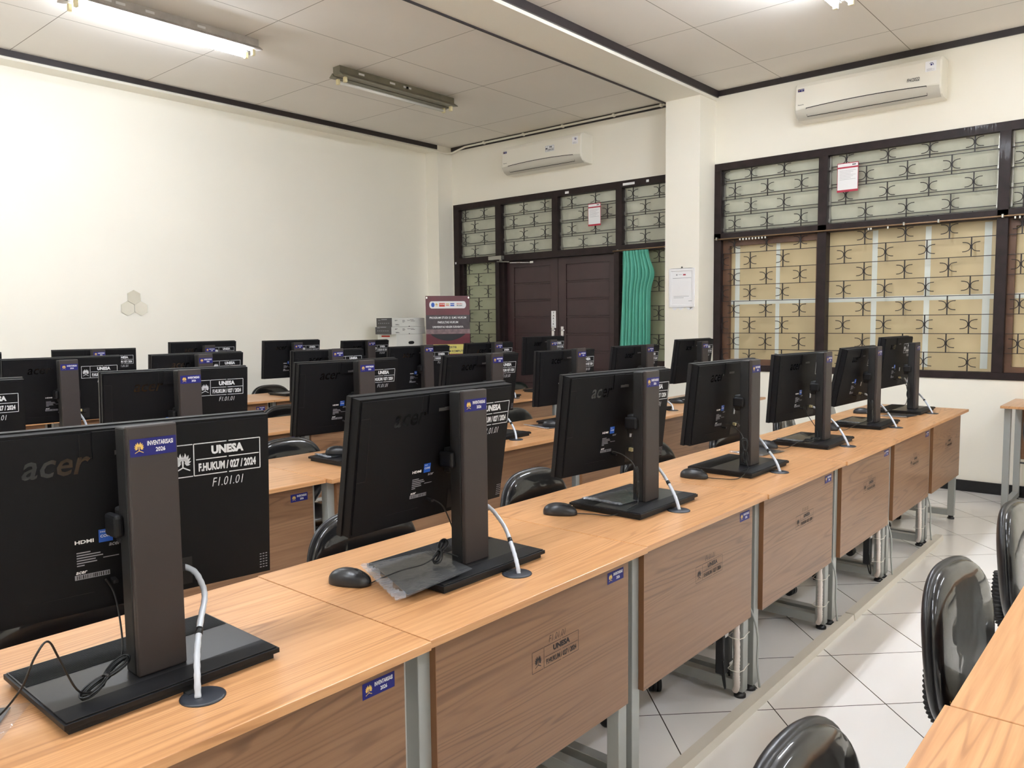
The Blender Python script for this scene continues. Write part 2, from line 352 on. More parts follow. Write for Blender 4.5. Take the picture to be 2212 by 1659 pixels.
# ------------------------------------------------------------------ windows with louvres and iron grilles
def grille(parent, y0, y1, z0, z1, zs, va, vb, first_a=True, x=W + .022, hook=.055, double=False):
    b = MB(); rows = sorted(set([z0] + [z for z in zs if z0 < z < z1] + [z1]))
    for z in zs:
        if z0 <= z <= z1: b.box(x - .003, x + .003, y0, y1, z - .0028, z + .0028, 'iron')
        if double and z0 < z + .031 < z1: b.box(x + .028, x + .034, y0, y1, z + .028, z + .034, 'iron')
    for i in range(len(rows) - 1):
        a, c = rows[i], rows[i + 1]
        top = c if c < z1 - 1e-6 else a + .148; bot = a if a > z0 + 1e-6 else c - .148
        # alternate by the row's index in zs
        mid = (top + bot) / 2; idx = round((mid - zs[0]) / (zs[1] - zs[0]) - .5)
        for y in (va if idx % 2 == (0 if first_a else 1) else vb):
            if not y0 < y < y1: continue
            b.box(x - .003, x + .003, y - .0042, y + .0042, max(a, bot), min(c, top), 'iron')
            for sg in (-1, 1):
                pts = []
                for k in range(11):
                    t = -1 + 2 * k / 10
                    yy = y + sg * (.005 + hook * (abs(t) ** 2.2)); zz = mid + .036 * math.sin(t * PI / 2)
                    yy = max(min(yy, y1), y0); pts.append((x - .006, yy, max(min(zz, z1), z0)))
                b.tube(pts, .0032, 'iron', 5)
    return b.build('iron_grille', parent)
def louvres(parent, y0, y1, z0, z1, n, m='reed'):
    h = (z1 - z0) / n
    for k in range(n):
        b = MB(); T = Matrix.Translation((W + .075, 0, z0 + h * (k + .5))) @ Matrix.Rotation(math.radians(-9), 4, 'Y')
        b.box(-.003, .003, y0 + .012, y1 - .012, -h / 2 - .012, h / 2 + .010, m, T); b.build('louvre_blade', parent)
    b = MB()
    for y in (y0 + .006, y1 - .006):
        b.box(W + .045, W + .095, y - .006, y + .006, z0, z1, 'alu')
        for k in range(n): b.box(W + .035, W + .05, y - .009, y + .009, z0 + h * k + .02, z0 + h * k + .05, 'alu')
    b.build('louvre_bracket', parent)
xf0, xf1 = W - .012, W + .11
# window beside and above the double door
b = MB()
for y0, y1, z0, z1 in ((3.80, 6.89, 2.712, 2.78), (3.80, 6.89, 2.062, 2.134), (6.80, 6.89, .90, 2.062), (6.80, 6.89, 2.134, 2.712),
                       (6.118, 6.205, 2.134, 2.712), (5.29, 5.37, 2.134, 2.712), (4.463, 4.537, 2.134, 2.712), (3.80, 3.86, .9, 2.062), (3.80, 3.86, 2.134, 2.712),
                       (3.86, 4.50, .90, .95), (6.205, 6.80, .90, .95)):
    b.box(xf0, xf1, y0, y1, z0, z1, 'frame')
for y0, y1, z0, z1 in ((6.15, 6.21, 0, 2.062), (4.497, 4.556, 0, 2.062)): b.box(xf0 - .004, xf1, y0, y1, z0, z1, 'frame')
for y, wd, z in ((5.16, .05, 2.742), (4.38, .14, 2.742), (4.16, .03, 2.745), (6.86, .02, 2.08)): b.box(xf0 - .001, xf0 + .002, y - wd / 2, y + wd / 2, z - .012, z + .012, 'white')
win1 = struct(b, 'window_1')
zsU = [2.129 + .1475 * k for k in range(5)]
for (y0, y1), va, vb in (((6.205, 6.80), [6.408, 6.715], [6.56]), ((5.37, 6.118), [5.795, 5.488], [5.946, 5.643]), ((4.537, 5.29), [5.118, 4.81], [4.968, 4.659]), ((3.86, 4.463), [4.348, 4.045], [4.203, 3.90])):
    louvres(win1, y0, y1, 2.134, 2.712, 4); grille(win1, y0, y1, 2.134, 2.712, zsU, vb, va, double=True)
MB().box(W + .07, W + .078, 6.205, 6.80, .95, 2.062, 'olive').build('window_pane', win1)
MB().box(W + .07, W + .078, 3.86, 4.497, .95, 2.062, 'olive').build('window_pane', win1)
zsL = [2.083 - .1445 * k for k in range(9)][::-1]
grille(win1, 6.21, 6.76, .95, 2.062, zsL, [6.512], [6.359, 6.667]); grille(win1, 3.86, 4.497, .95, 2.062, zsL, [4.20], [4.045, 4.36])
b = MB(); b.box(W + .02, W + .1, 6.755, 6.80, .95, 2.062, 'frame'); b.box(W + .05, W + .06, 6.21, 6.235, .95, 2.062, 'frame'); b.build('sash', win1)
# big window at right
b = MB()
for y0, y1, z0, z1 in ((.0, 3.44, 2.742, 2.806), (.0, 3.44, 2.10, 2.164), (.0, 3.44, .884, .938), (3.37, 3.44, .938, 2.742), (2.40, 2.476, .938, 2.742), (1.066, 1.142, .938, 2.742), (.0, .08, .938, 2.742)):
    b.box(xf0, xf1, y0, y1, z0, z1, 'frame')
win2 = struct(b, 'window_2', bevel=.003)
zs2 = [.938 + .1487 * k for k in range(-1, 14)]
zsN = [2.172 + .149 * k for k in range(5)]
P1 = (2.476, 3.37); P2 = (1.142, 2.40); P3 = (.08, 1.066)
for (y0, y1), va, vb in ((P1, [3.248, 2.939, 2.632], [3.093, 2.787, 3.36]), (P2, [2.094, 1.781, 1.463], [2.256, 1.929, 1.621, 1.309]), (P3, [.98, .67, .36], [.825, .515, .2])):
    louvres(win2, y0, y1, 2.164, 2.742, 4); grille(win2, y0, y1, 2.164, 2.742, zsN, va, vb, double=True)
    grille(win2, y0, y1, .938, 2.10, [.936 + .1486 * k for k in range(9)], vb, va, first_a=True)
    MB().box(W + .085, W + .092, y0, y1, .938, 2.10, 'tan').build('window_pane', win2)
b = MB(); x0, x1 = W + .04, W + .085
for y0, y1, z0, z1 in ((3.305, 3.37, .938, 2.10), (2.476, 2.50, .938, 2.10), (2.50, 3.305, 2.045, 2.10), (2.50, 3.305, .938, .99), (1.02, 1.066, .938, 2.10), (.5, 1.02, 2.04, 2.10), (.5, 1.02, .938, .98)):
    b.box(x0, x1, y0, y1, z0, z1, 'sash')
b.build('sash', win2)
b = MB(); k = (W + .084) / W
for y, wd in ((3.205, .045), (2.822, .036), (2.004, .042), (1.606, .042), (1.194, .050), (.8, .028), (.4, .028)):
    b.box(W + .0835, W + .085, y * k - wd / 2, y * k + wd / 2, .96, 2.09, 'white_bar')
for y0, y1 in (P1, P2, P3): b.box(W + .083, W + .0849, y0, y1, 1.50, 1.54, 'white_bar')
b.build('pale_bars', win2)
# curtain rails
b = MB(); b.tube([(W - .035, 3.42, 2.108), (W - .035, .1, 2.112)], .006, 'brass', 8)
for y in (3.40, 1.78, 1.53, 1.1): b.box(W - .045, W - .012, y - .006, y + .006, 2.10, 2.125, 'alu')
for y in [3.17 - .03 * i for i in range(9)] + [2.05, 2.03, 1.9] + [1.02 - .03 * i for i in range(6)]: b.box(W - .04, W - .03, y - .005, y + .005, 2.085, 2.102, 'card')
tag(b.build('curtain_rail'), 'long thin brass curtain rail across the big right window', 'curtain rail')
b = MB(); b.tube([(W - .03, 4.56, 2.075), (W - .03, 3.80, 2.082)], .007, 'brass', 8); b.box(W - .03, W - .012, 4.5, 4.512, 2.07, 2.09, 'alu'); b.box(W - .03, W - .012, 3.95, 3.962, 2.07, 2.09, 'alu')
tag(b.build('curtain_rail'), 'short curtain rail above the green curtain by the door', 'curtain rail')
# ------------------------------------------------------------------ door leaves
def leaf(name, y0, y1, x=W + .085):
    b = MB(); b.box(x, x + .04, y0, y1, .01, 2.06, 'door')
    st = .105; py0, py1 = y0 + st, y1 - st; z = 1.985
    # raised frame around recessed horizontal panels
    fr = MB(); xx = x - .014
    for a, c, d, e in ((y0, py0, .01, 2.06), (py1, y1, .01, 2.06), (py0, py1, 1.985, 2.06), (py0, py1, .01, .12)): b.box(xx, x, a, c, d, e, 'door')
    zt = 1.98
    while zt > .3:
        b.box(x - .008, x, py0 + .006, py1 - .006, zt - .176, zt - .006, 'door')
        b.box(x - .0125, x, py0, py1, zt - .198, zt - .184, 'door'); zt -= .192
    return struct(b, name, bevel=.002)
d1 = leaf('door_1', 5.352, 6.10); d2 = leaf('door_2', 4.562, 5.346)
d3 = MB(); d3.box(W + .02, W + .125, 6.10, 6.15, 0, 2.062, 'frame'); d3.build('door_stop', win1)
def handle(parent, y):
    b = MB(); b.box(W + .062, W + .071, y - .018, y + .018, 1.16, 1.30, 'chrome')
    b.tube([(W + .065, y, 1.26), (W + .03, y, 1.26), (W + .03, y - .02, 1.26), (W + .035, y - .055, 1.258)], .008, 'chrome', 8)
    b.lathe([(.014, 0), (.014, .012)], 'chrome', T=Matrix.Translation((W + .071, y, 1.20)) @ Matrix.Rotation(-PI / 2, 4, 'Y'), n=14); b.build('door_handle', parent)
handle(d1, 5.42); handle(d2, 5.29)
b = MB(); T = TX(W + .0695, 5.415, 1.38); b.rect(-.033, .033, -.095, .095, 'paper', T)
for i, ch in enumerate('TARIK'): b.text(ch, 0, .062 - i * .031, .022, 'inkb', T, align='C', bold=.03, lift=.0004)
b.text('PULL', 0, -.088, .012, 'inkb', T, align='C', width=.03, lift=.0004)
b.build('pull_sign', d1)
b = MB(); b.box(W - .07, W - .013, 6.07, 6.27, 2.078, 2.122, 'alu'); b.lathe([(.02, 0), (.02, .012)], 'alu', c=(W - .04, 6.1, 2.066), n=14)
b.tube([(W - .04, 6.16, 2.06), (W - .04, 5.97, 2.045)], .007, 'alu', 8); b.tube([(W - .04, 5.96, 2.035), (W + .05, 5.72, 2.03)], .008, 'chrome', 8); b.box(W + .04, W + .071, 5.68, 5.73, 2.02, 2.045, 'chrome')
tag(b.build('door_closer', bevel=.003), 'silver door closer arm at the top left of the double door', 'door closer')
# ------------------------------------------------------------------ curtain
b = MB(); ny, nz = 90, 30; vs = []; fs = []
for j in range(nz + 1):
    t = j / nz; z = 2.065 - t * 1.15
    ya = 4.425 + .04 * t; yb = 4.125 - .055 * math.exp(-((t - .2) / .10) ** 2) * 1.0 - .02 * min(1, t * 3)
    pinch = 1 - .55 * math.exp(-((t - .10) / .035) ** 2)
    for i in range(ny + 1):
        u = i / ny; y = ya + (yb - ya) * u
        x = W - .05 + (.020 * pinch) * math.sin(u * 2 * PI * 8.5 + .35 * math.sin(t * 5 + u * 9)) + .006 * math.sin(u * 31 + t * 3)
        vs.append((x, y, z))
for j in range(nz):
    for i in range(ny): a = j * (ny + 1) + i; fs.append((a, a + 1, a + ny + 2, a + ny + 1))
b.add(vs, fs, 'teal', True); o = b.build('curtain'); sm = o.modifiers.new('thick', 'SOLIDIFY'); sm.thickness = .002
tag(o, 'pleated green curtain gathered at the right side of the door', 'curtain')
# ------------------------------------------------------------------ air conditioners
def aircon(name, y0, y1, z0, label):
    t = thing(name, label, 'air conditioner', (W, 0, z0))
    prof = [(0, .30), (-.15, .302), (-.185, .292), (-.200, .262), (-.206, .092), (-.196, .055), (-.165, .018), (-.12, .0), (0, -.003)]
    b = MB(); n = len(prof); st = [(y0, .0), (y0 + .012, 1), (y1 - .012, 1), (y1, .0)]
    vs = []; fs = []
    for y, k in st:
        for x, z in prof: vs.append((x * (1 if k else .955), y, .15 + (z - .15) * (1 if k else .97)))
    for i in range(3):
        for j in range(n - 1): a = i * n + j; fs.append((a, a + 1, a + n + 1, a + n))
    b.add(vs, fs, 'acw', False); b.add(vs[:n], [tuple(range(n))], 'acw'); b.add(vs[-n:], [tuple(range(n))], 'acw')
    b.build('casing', t, bevel=.004)
    b = MB(); fp = [(-.2085, .088), (-.2005, .052), (-.172, .020), (-.13, .001)]
    vs = []; fs = []
    for i in range(21):
        u = i / 20; y = y0 + .012 + (y1 - y0 - .024) * u; bow = .022 * (1 - (2 * u - 1) ** 2) 
        for j, (x, z) in enumerate(fp): vs.append((x - .0015, y, z + (bow - .012 if j == 0 else 0)))
    for i in range(20):
        for j in range(3): a = i * 4 + j; fs.append((a, a + 1, a + 5, a + 4))
    b.add(vs, fs, 'acg', True); b.build('lower_cover', t)
    b = MB()
    for (x, z), (x2, z2), mm in (((-.2125, .084), (-.211, .078), 'slot'), ((-.178, .021), (-.174, .017), 'slot')):
        vs = []
        for i in range(21):
            u = i / 20; y = y0 + .10 + (y1 - y0 - .2) * u; bow = .014 * (1 - (2 * u - 1) ** 2) if z > .05 else 0
            vs += [(x, y, z + bow), (x2, y, z2 + bow)]
        b.add(vs, [(2 * i, 2 * i + 1, 2 * i + 3, 2 * i + 2) for i in range(20)], mm)
    for y in (y0 + .10, y1 - .10): b.add([(-.2125, y - .0012, .082), (-.2125, y + .0012, .082), (-.179, y + .0012, .020), (-.179, y - .0012, .020)], [(0, 1, 2, 3)], 'slot')
    b.build('air_flap', t)
    b = MB(); sticker(b, .052, .022, TX(-.2065, y1 - .055, .235)); b.build('inventory_sticker', t)
    b = MB(); T = TX(-.2075, y1 - .055, .112); b.text('Panasonic', 0, 0, .009, 'inkb', T, align='C', bold=.02); b.build('brand_lettering', t)
    b = MB(); T = TX(-.2055, y0 + .075, .225); b.rect(-.038, .038, -.038, .038, 'paper', T)
    for i in range(12):
        a0 = -.4 + i * .28; q = [(.016 * math.cos(a) + .004, .016 * math.sin(a) + .010) for a in (a0, a0 + .26)] + [(.011 * math.cos(a) + .004, .011 * math.sin(a) + .010) for a in (a0 + .26, a0)]
        if i < 11: b.add([(u, v, .0004) for u, v in q], [(0, 1, 2, 3)], 'cardd' if i % 3 else 'blue', T=T)
    b.lathe([(.0001, .0004), (.007, .0004)], 'navy', n=14, cap=False, T=T @ Matrix.Translation((.004, .010, 0)))
    for i in range(4): b.rect(-.028, .008 + .018 * (i % 2), -.018 - i * .005, -.0165 - i * .005, 'grey_p', T @ Matrix.Translation((0, 0, .0004)))
    b.build('energy_label', t); return t
a1 = aircon('air_conditioner', 4.833, 5.925, 3.0, 'white wall air conditioner above the dark double door')
b = MB(); T = TX(-.2065, 5.24, .19); b.rect(-.062, .062, -.033, .033, 'paper', T); stencil(b, .112, .055, 'inkb', T @ Matrix.Translation((0, 0, .0004)), hand=False, thick=.0018); b.build('property_label', a1)
a2 = aircon('air_conditioner', 1.505, 2.62, 3.035, 'white wall air conditioner above the big right window')
b = MB(); T = TX(-.208, 1.70, .135); b.text('FH/2022', 0, 0, .026, 'inkb', T, width=.088, shear=.15, align='C', bold=.01); b.build('marker_writing', a2)
# ------------------------------------------------------------------ cable conduit under the ceiling
b = MB(); pts = [(W - .028, 3.80, 3.445), (W - .028, 6.45, 3.445), (W - .03, 6.66, 3.443), (W - .04, 6.76, 3.42), (W - .06, 6.84, 3.395), (W - .12, 6.89, 3.385), (6.66, 6.89, 3.392), (6.5, 6.905, 3.40)]
b.tube(pts, .011, 'acw', 10); o = b.build('cable_conduit'); tag(o, 'white cable conduit running under the ceiling above the door', 'conduit')
for y in (4.0, 4.55, 5.2, 5.75, 6.35):
    MB().box(W - .045, W - .011, y - .012, y + .012, 3.43, 3.46, 'acw').build('conduit_clip', o, bevel=.003)

# ------------------------------------------------------------------ ceiling lamps
def lamp(xc, y, lit, label, shell, tm='tube_on', single=False):
    t = thing('ceiling_light', label, 'ceiling light', (xc, y, CZ), group='fluorescent ceiling lights'); L = .66
    b = MB(); b.prism([(-.045, 0), (.045, 0), (.045, -.05), (.03, -.072), (-.03, -.072), (-.045, -.05)], -L, L, shell, axis='x')
    for i in range(4): x = random.uniform(-.5, .6); b.box(x - .03, x + .03, -.0455, -.0445, -.035, -.018, 'white')
    b.build('housing', t)
    b = MB()
    for s in (-1, 1): b.prism([(s * .045, -.05), (s * .085, -.078), (s * .085, -.082), (s * .03, -.076)], -L - .01, L + .01, shell, axis='x')
    b.build('reflector_wing', t)
    for s in (-1, 1):
        if not lit and s < 0: pass
        tb = MB(); tb.tube([(-.60, s * .048, -.108), (.60, s * .048, -.108)], .0135, tm if lit else 'tube_off', 16)
        if (lit and not single) or s > 0: tb.build('tube', t)
        for e in (-1, 1):
            sb = MB(); sb.box(e * .60 + (-.002 if e > 0 else -.022), e * .60 + (.022 if e > 0 else .002), s * .048 - .016, s * .048 + .016, -.128, -.084, 'sock'); sb.build('lamp_socket', t, bevel=.004)
    return t
lamp(2.68, 5.38, True, 'lit fluorescent ceiling light nearest the blank left wall', 'lampw', 'tube_on', True)
lamp(4.76, 5.41, False, 'unlit fluorescent ceiling light with greyish metal body near the door', 'olmetal')
lamp(4.71, 1.77, True, 'lit fluorescent ceiling light cut off by the top right edge', 'lampw', 'tube_bright')
for x, y in ((2.62, 1.77), (.54, 1.77), (.58, 5.38), (-1.5, 1.77), (4.71, -1.5), (2.62, -1.5), (.54, -1.5)): lamp(x, y, True, 'lit fluorescent ceiling light out of the picture', 'lampw', 'tube_soft' if y < 0 else 'tube_on')

# ------------------------------------------------------------------ desks
DW, DD = .8214, .622
def make_desk(name='computer_desk'):
    t = thing(name, 'desk', 'desk'); h = DW / 2 - .0015
    b = MB(); b.box(-h, h, 0, DD, .7325, .75, 'wood'); b.build('tabletop', t, bevel=.0012)
    b = MB(); b.box(-.358, .372, .040, .0575, .305, .7325, 'wood_shaded')
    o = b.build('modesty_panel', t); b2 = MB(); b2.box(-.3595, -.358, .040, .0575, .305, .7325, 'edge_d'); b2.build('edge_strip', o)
    b = MB(); sticker(b, .078, .031, TY(.308, .0395, .687)); st = b.build('inventory_sticker', o)
    b = MB(); stencil(b, .185, .052, 'ink', TY(.045, .0395, .565), hand=True, thick=.0013, hh=.016, hy=.032, hx=.005); b.build('stencil_mark', o)
    for sx in (-1, 1):
        x0 = -.392 if sx < 0 else .352; x1 = x0 + .040
        for y0, y1 in ((.058, .098), (.524, .564)): MB().box(x0, x1, y0, y1, .024, .7325, 'steel').build('leg', t, bevel=.002)
        MB().box(x0, x1, .098, .524, .024, .064, 'steel').build('foot_bar', t, bevel=.002)
        for y in (.078, .544): MB().lathe([(.016, .024), (.016, .012), (.022, .010), (.022, 0)], 'blk_s', c=((x0 + x1) / 2, y, 0), n=14).build('foot_glide', t)
    b = MB(); b.lathe([(.0372, 0), (.0372, .0016), (.033, .0034), (.0, .0034)], 'grom', c=(.008, .132, .75), n=28); b.box(-.008, .012, .150, .168, .7505, .754, 'slot'); b.build('cable_grommet', t)
    return t
desk0 = make_desk(); used = [False]
def place_desk(x, y, label, group, rz=0):
    o = desk0 if not used[0] else copy_tree(desk0); used[0] = True
    o.location = (x, y, 0); o.rotation_euler = (0, 0, rz); o['label'] = label; o['group'] = group; return o
ROWN = {1: 'front row', 2: 'second row', 3: 'third row', 4: 'back row'}
ORD = ['nearest the window wall', 'second from the window wall', 'third from the window wall', 'fourth from the window wall', 'fifth from the window wall', 'sixth from the window wall', 'seventh from the window wall']
DX = {1: lambda n: 0, 2: lambda n: .02, 3: lambda n: .05, 4: lambda n: .06}
DY = {1: {0: 1.098, 1: 1.104, 2: 1.109, 3: 1.105, 4: 1.098, 5: 1.100, 6: 1.101}, 2: {0: 2.60, 1: 2.60, 2: 2.565, 3: 2.525, 4: 2.52, 5: 2.52, 6: 2.515}, 3: {i: 3.96 for i in range(7)}, 4: {i: 5.62 for i in range(7)}}
COLS = {1: range(0, 7), 2: range(0, 7), 3: range(1, 7), 4: range(1, 6)}
def where(r, n): return '%s, %s' % (ROWN[r], ORD[max(COLS[r]) - n])
def cx(r, n): return 1.0234 + DW * (n - .5) + DX[r](n)
for r in (1, 2, 3, 4):
    for n in COLS[r]:
        if r == 2 and n == 3: pass
        d = place_desk(cx(r, n), DY[r][n], 'wood-topped grey-legged computer desk in the %s' % where(r, n), 'computer desks in rows')
        if r == 1 and n == 6:      # the last desk has lost its sticker
            for ch in d.children:
                if ch.name.startswith('modesty'):
                    for g in list(ch.children):
                        if g.name.startswith('inventory'): bpy.data.objects.remove(g, do_unlink=True)
# desks of the photographer's own row (turned the same way) and the one along the window wall
for n, lab in ((2, 'wood-topped desk at the lower right corner, farther one past the seam'), (1, 'wood-topped desk at the lower right corner, nearer one before the seam')):
    d = place_desk(1.379 + DW * (.675 if n == 2 else -.5), -.355 if n == 2 else -.348, lab, 'computer desks in rows')
    if n == 2: d.scale = (1.35, 1, 1)
d = place_desk(6.28 + DD, .975 - DW / 2, 'wood-topped desk standing against the window wall at the right edge', 'computer desks in rows', rz=PI / 2)

# ------------------------------------------------------------------ all-in-one computers
def SEAMS(b):         # seams, tab and slots moulded in the shell
    b.box(-.055, .0, -.004, .0002, .112, .160, 'body'); b.box(-.020, .022, -.0046, .0, .116, .124, 'cardd')
    for x0, x1, z0, z1 in ((-.262, -.236, .118, .1188), (-.236, -.2352, -.03, .118), (-.262, -.236, -.0308, -.03), (-.075, -.0742, .115, .157), (-.075, -.045, .1142, .115)): b.box(x0, x1, -.0006, .0002, z0, z1, 'slot')
    for i in range(6):
        for j in range(3): b.box(.244 + j * .006, .2475 + j * .006, -.0005, .0002, -.150 + i * .0055, -.1485 + i * .0055, 'grey_p')
    b.box(.046, .11, -.0005, .0004, -.150, -.098, 'slot'); b.box(-.165, -.06, -.0006, .0002, -.1275, -.127, 'slot')
def make_mon():
    t = thing('desktop_computer', 'computer', 'computer')
    b = MB()
    lo = [(-.178, -.086), (.178, -.086), (.178, .174), (-.178, .174)]; b.prism(lo, .0, .011, 'blk_m', axis='z')
    b.prism([(-.186, -.094), (.186, -.094), (.186, .182), (-.186, .182)], .011, .020, 'blk', axis='z')
    b.box(-.182, .182, -.040, .178, .020, .0225, 'blk_s'); b.box(-.182, .182, -.090, -.040, .020, .0225, 'blk')
    for i in range(22): y = .088 + i * .004; b.box(-.180, .180, y, y + .0018, .0225, .0236, 'blk_m')
    b.build('stand_base', t, bevel=.0012)
    b = MB(); b.box(-.0425, .0425, -.025, -.012, .0225, .455, 'taupe'); col = None
    o = MB().box(-.0425, .0425, -.012, .025, .0225, .452, 'blk_m').build('stand_column', t, bevel=.003)
    cv = b.build('column_cover', o, bevel=.003)
    b = MB(); sticker(b, .079, .030, TY(0, -.0256, .418)); b.build('inventory_sticker', o)
    b = MB(); b.box(-.040, .040, .025, .052, .245, .310, 'blk_m'); b.box(-.058, -.0425, .004, .050, .262, .302, 'blk'); b.box(.0425, .058, .004, .050, .262, .302, 'blk'); b.build('mounting_arm', t, bevel=.006)
    # screen unit: rear plane y=0, screen faces +y
    b = MB(); b.box(-.267, .267, .004, .030, -.162, .163, 'body'); b.box(-.2705, .2705, .030, .046, -.1655, .1655, 'blk')
    b.prism([(-.262, -.155), (.262, -.155), (.262, .158), (-.262, .158)], 0, .004, 'body', axis='y')
    SEAMS(b)
    p = b.build('screen_unit', t)
    MB().box(-.262, .262, .0461, .0465, -.145, .160, 'screen').build('display', p)
    b = MB(); b.text('acer', -.162, .088, .030, 'gloss', TY(0, -.0006, 0), width=.104, shear=.28, bold=.012); b.build('maker_lettering', p)
    b = MB(); T = TY(0, -.0006, 0)
    b.text('HDMI', -.088, -.036, .0065, 'white', T, width=.030, bold=.03); b.rect(-.050, -.027, -.039, -.016, 'blue', T)
    b.text('intel', -.0475, -.0215, .0035, 'white', T, width=.009, lift=.0003); b.text('CORE', -.0475, -.0305, .005, 'white', T, width=.0185, bold=.02, lift=.0003)
    b.text('acer', -.034, -.048, .0055, 'grey_p', T, width=.020, shear=.28, bold=.02)
    for i, (a, c) in enumerate(((.022, 0), (.038, 0), (.042, 0), (.030, 0), (.032, .026), (.012, 0))):
        b.rect(-.086, -.086 + a, -.053 - i * .0046, -.0510 - i * .0046, 'grey_p', T)
        if c: b.rect(-.044, -.044 + c, -.0585 - i * .0023, -.057 - i * .0023, 'grey_p', T)
    b.text('acer', -.088, -.090, .005, 'white', T, width=.018, shear=.28, bold=.02)
    b.rect(-.090, -.034, -.100, -.0915, 'grey_p', T)
    x = -.087
    while x < -.037: wd = random.choice((.0008, .0014, .002)); b.rect(x, x + wd, -.099, -.0925, 'slot', T @ Matrix.Translation((0, 0, .0003))); x += wd + random.choice((.001, .0016))
    b.build('rating_label', p)
    b = MB(); stencil(b, .170, .061, 'spray', TY(.162, -.0008, .088), hand=True, thick=.0018, hh=.017, hy=-.056, hx=.02)
    b.build('stencil_mark', p)
    b = MB(); b.box(.058, .066, -.0035, 0, -.062, -.038, 'sleeve'); b.build('port_tag', p)
    for q_ in ((.062, .073, -.014, 0, -.112, -.100, 'sock'), (.077, .092, -.016, 0, -.118, -.104, 'blk_s'), (-.034, -.026, -.022, 0, -.112, -.106, 'blk_s')): MB().box(*q_).build('plug', p, bevel=.001)
    return t
MON = {
 (1, 0):(0.605,1.359,0.600,1.435,1.031,-8.0,3),
 (1, 1):(1.405,1.359,1.358,1.418,1.040,1.5,9.0),
 (1, 2):(2.255,1.359,2.217,1.437,1.035,-5.5,7.1),
 (1, 3):(3.070,1.359,3.066,1.455,1.030,-2.6,6.0),
 (1, 4):(3.925,1.359,3.924,1.452,1.030,-6.8,4.0),
 (1, 5):(4.752,1.359,4.723,1.438,1.033,-2.1,11.2),
 (1, 6):(5.590,1.359,5.557,1.453,1.074,-2.8,5.5),
 (2, 0):(0.640,2.858,0.640,2.942,1.036,-4,6.0),
 (2, 1):(1.436,2.858,1.441,2.942,1.036,-10.3,6.0),
 (2, 2):(2.246,2.823,2.227,2.908,1.034,-3.5,8.7),
 (2, 3):(3.083,2.783,3.075,2.868,1.030,-2.8,8.6),
 (2, 4):(3.833,2.778,3.850,2.874,1.025,-1.8,3.4),
 (2, 5):(4.622,2.778,4.621,2.861,1.027,-1.0,6.9),
 (2, 6):(5.407,2.773,5.440,2.854,1.051,-0.5,7.9),
 (3, 1):(1.506,4.218,1.519,4.302,1.046,-7.4,5.8),
 (3, 2):(2.220,4.218,2.232,4.300,1.040,-2.7,6.7),
 (3, 3):(3.129,4.218,3.148,4.314,1.028,-3.7,4.3),
 (3, 4):(3.938,4.218,3.941,4.299,1.026,-6.6,7.5),
 (3, 5):(4.703,4.218,4.705,4.299,1.030,-1.1,7.3),
 (3, 6):(5.424,4.218,5.442,4.306,1.064,-0.8,3.0),
 (4, 1):(1.445,5.878,1.452,5.958,1.033,-8,7.4),
 (4, 2):(2.305,5.878,2.316,5.958,1.033,-15.6,7.4),
 (4, 3):(3.140,5.878,3.146,5.965,1.066,-3.4,5.6),
 (4, 4):(3.953,5.878,3.962,5.964,1.055,-4.7,6.4),
 (4, 5):(4.759,5.878,4.769,5.958,1.033,-1.5,7.5)}
mon0 = make_mon(); first = True
for (r, n), (px, py, sx, sy, sz, yaw, tilt) in MON.items():
    o = mon0 if first else copy_tree(mon0); first = False
    o.location = (px, py, .75); o['label'] = 'black all-in-one computer in the %s' % where(r, n); o['group'] = 'black desktop computers in rows'
    for ch in o.children:
        if ch.name.startswith('screen_unit'):
            for g in ch.children:
                if g.name.startswith('stencil'): g.location.x = (.010 if n in (1, 2) else .020 if n >= 3 else 0) if r == 1 else (.008 if n > 3 else 0)
            ch.location = (sx - px, sy - py, sz - .75); ch.rotation_euler = (math.radians(tilt), 0, math.radians(yaw))
# ------------------------------------------------------------------ white wrapped cables down to the grommets
def spline(P, n=6):
    P = [Vector(p) for p in P]; out = []
    for i in range(len(P) - 1):
        a = P[max(i - 1, 0)]; b_ = P[i]; c = P[i + 1]; d = P[min(i + 2, len(P) - 1)]
        for k in range(n):
            t = k / n; out.append(.5 * ((2 * b_) + (c - a) * t + (2 * a - 5 * b_ + 4 * c - d) * t * t + (3 * b_ - a - 3 * c + d) * t ** 3))
    out.append(P[-1]); return out
def sleeve(r, n, pts, label):
    b = MB(); sp = spline(pts, 10); N = len(sp)
    b.tube(sp, .0052, 'sleeve', 10, rf=lambda u: 1 + .10 * (1 if int(u * 34) % 2 else 0))
    k = int(N * .62); d = (sp[k + 1] - sp[k - 1]).normalized(); o = b.build('cable_sleeve')
    MB().tube([sp[k] - d * .007, sp[k] + d * .007], .0064, 'cord', 8).build('cable_tie', o)
    tag(o, label, 'cable', 'wrapped cables from computer to desk grommet'); return o
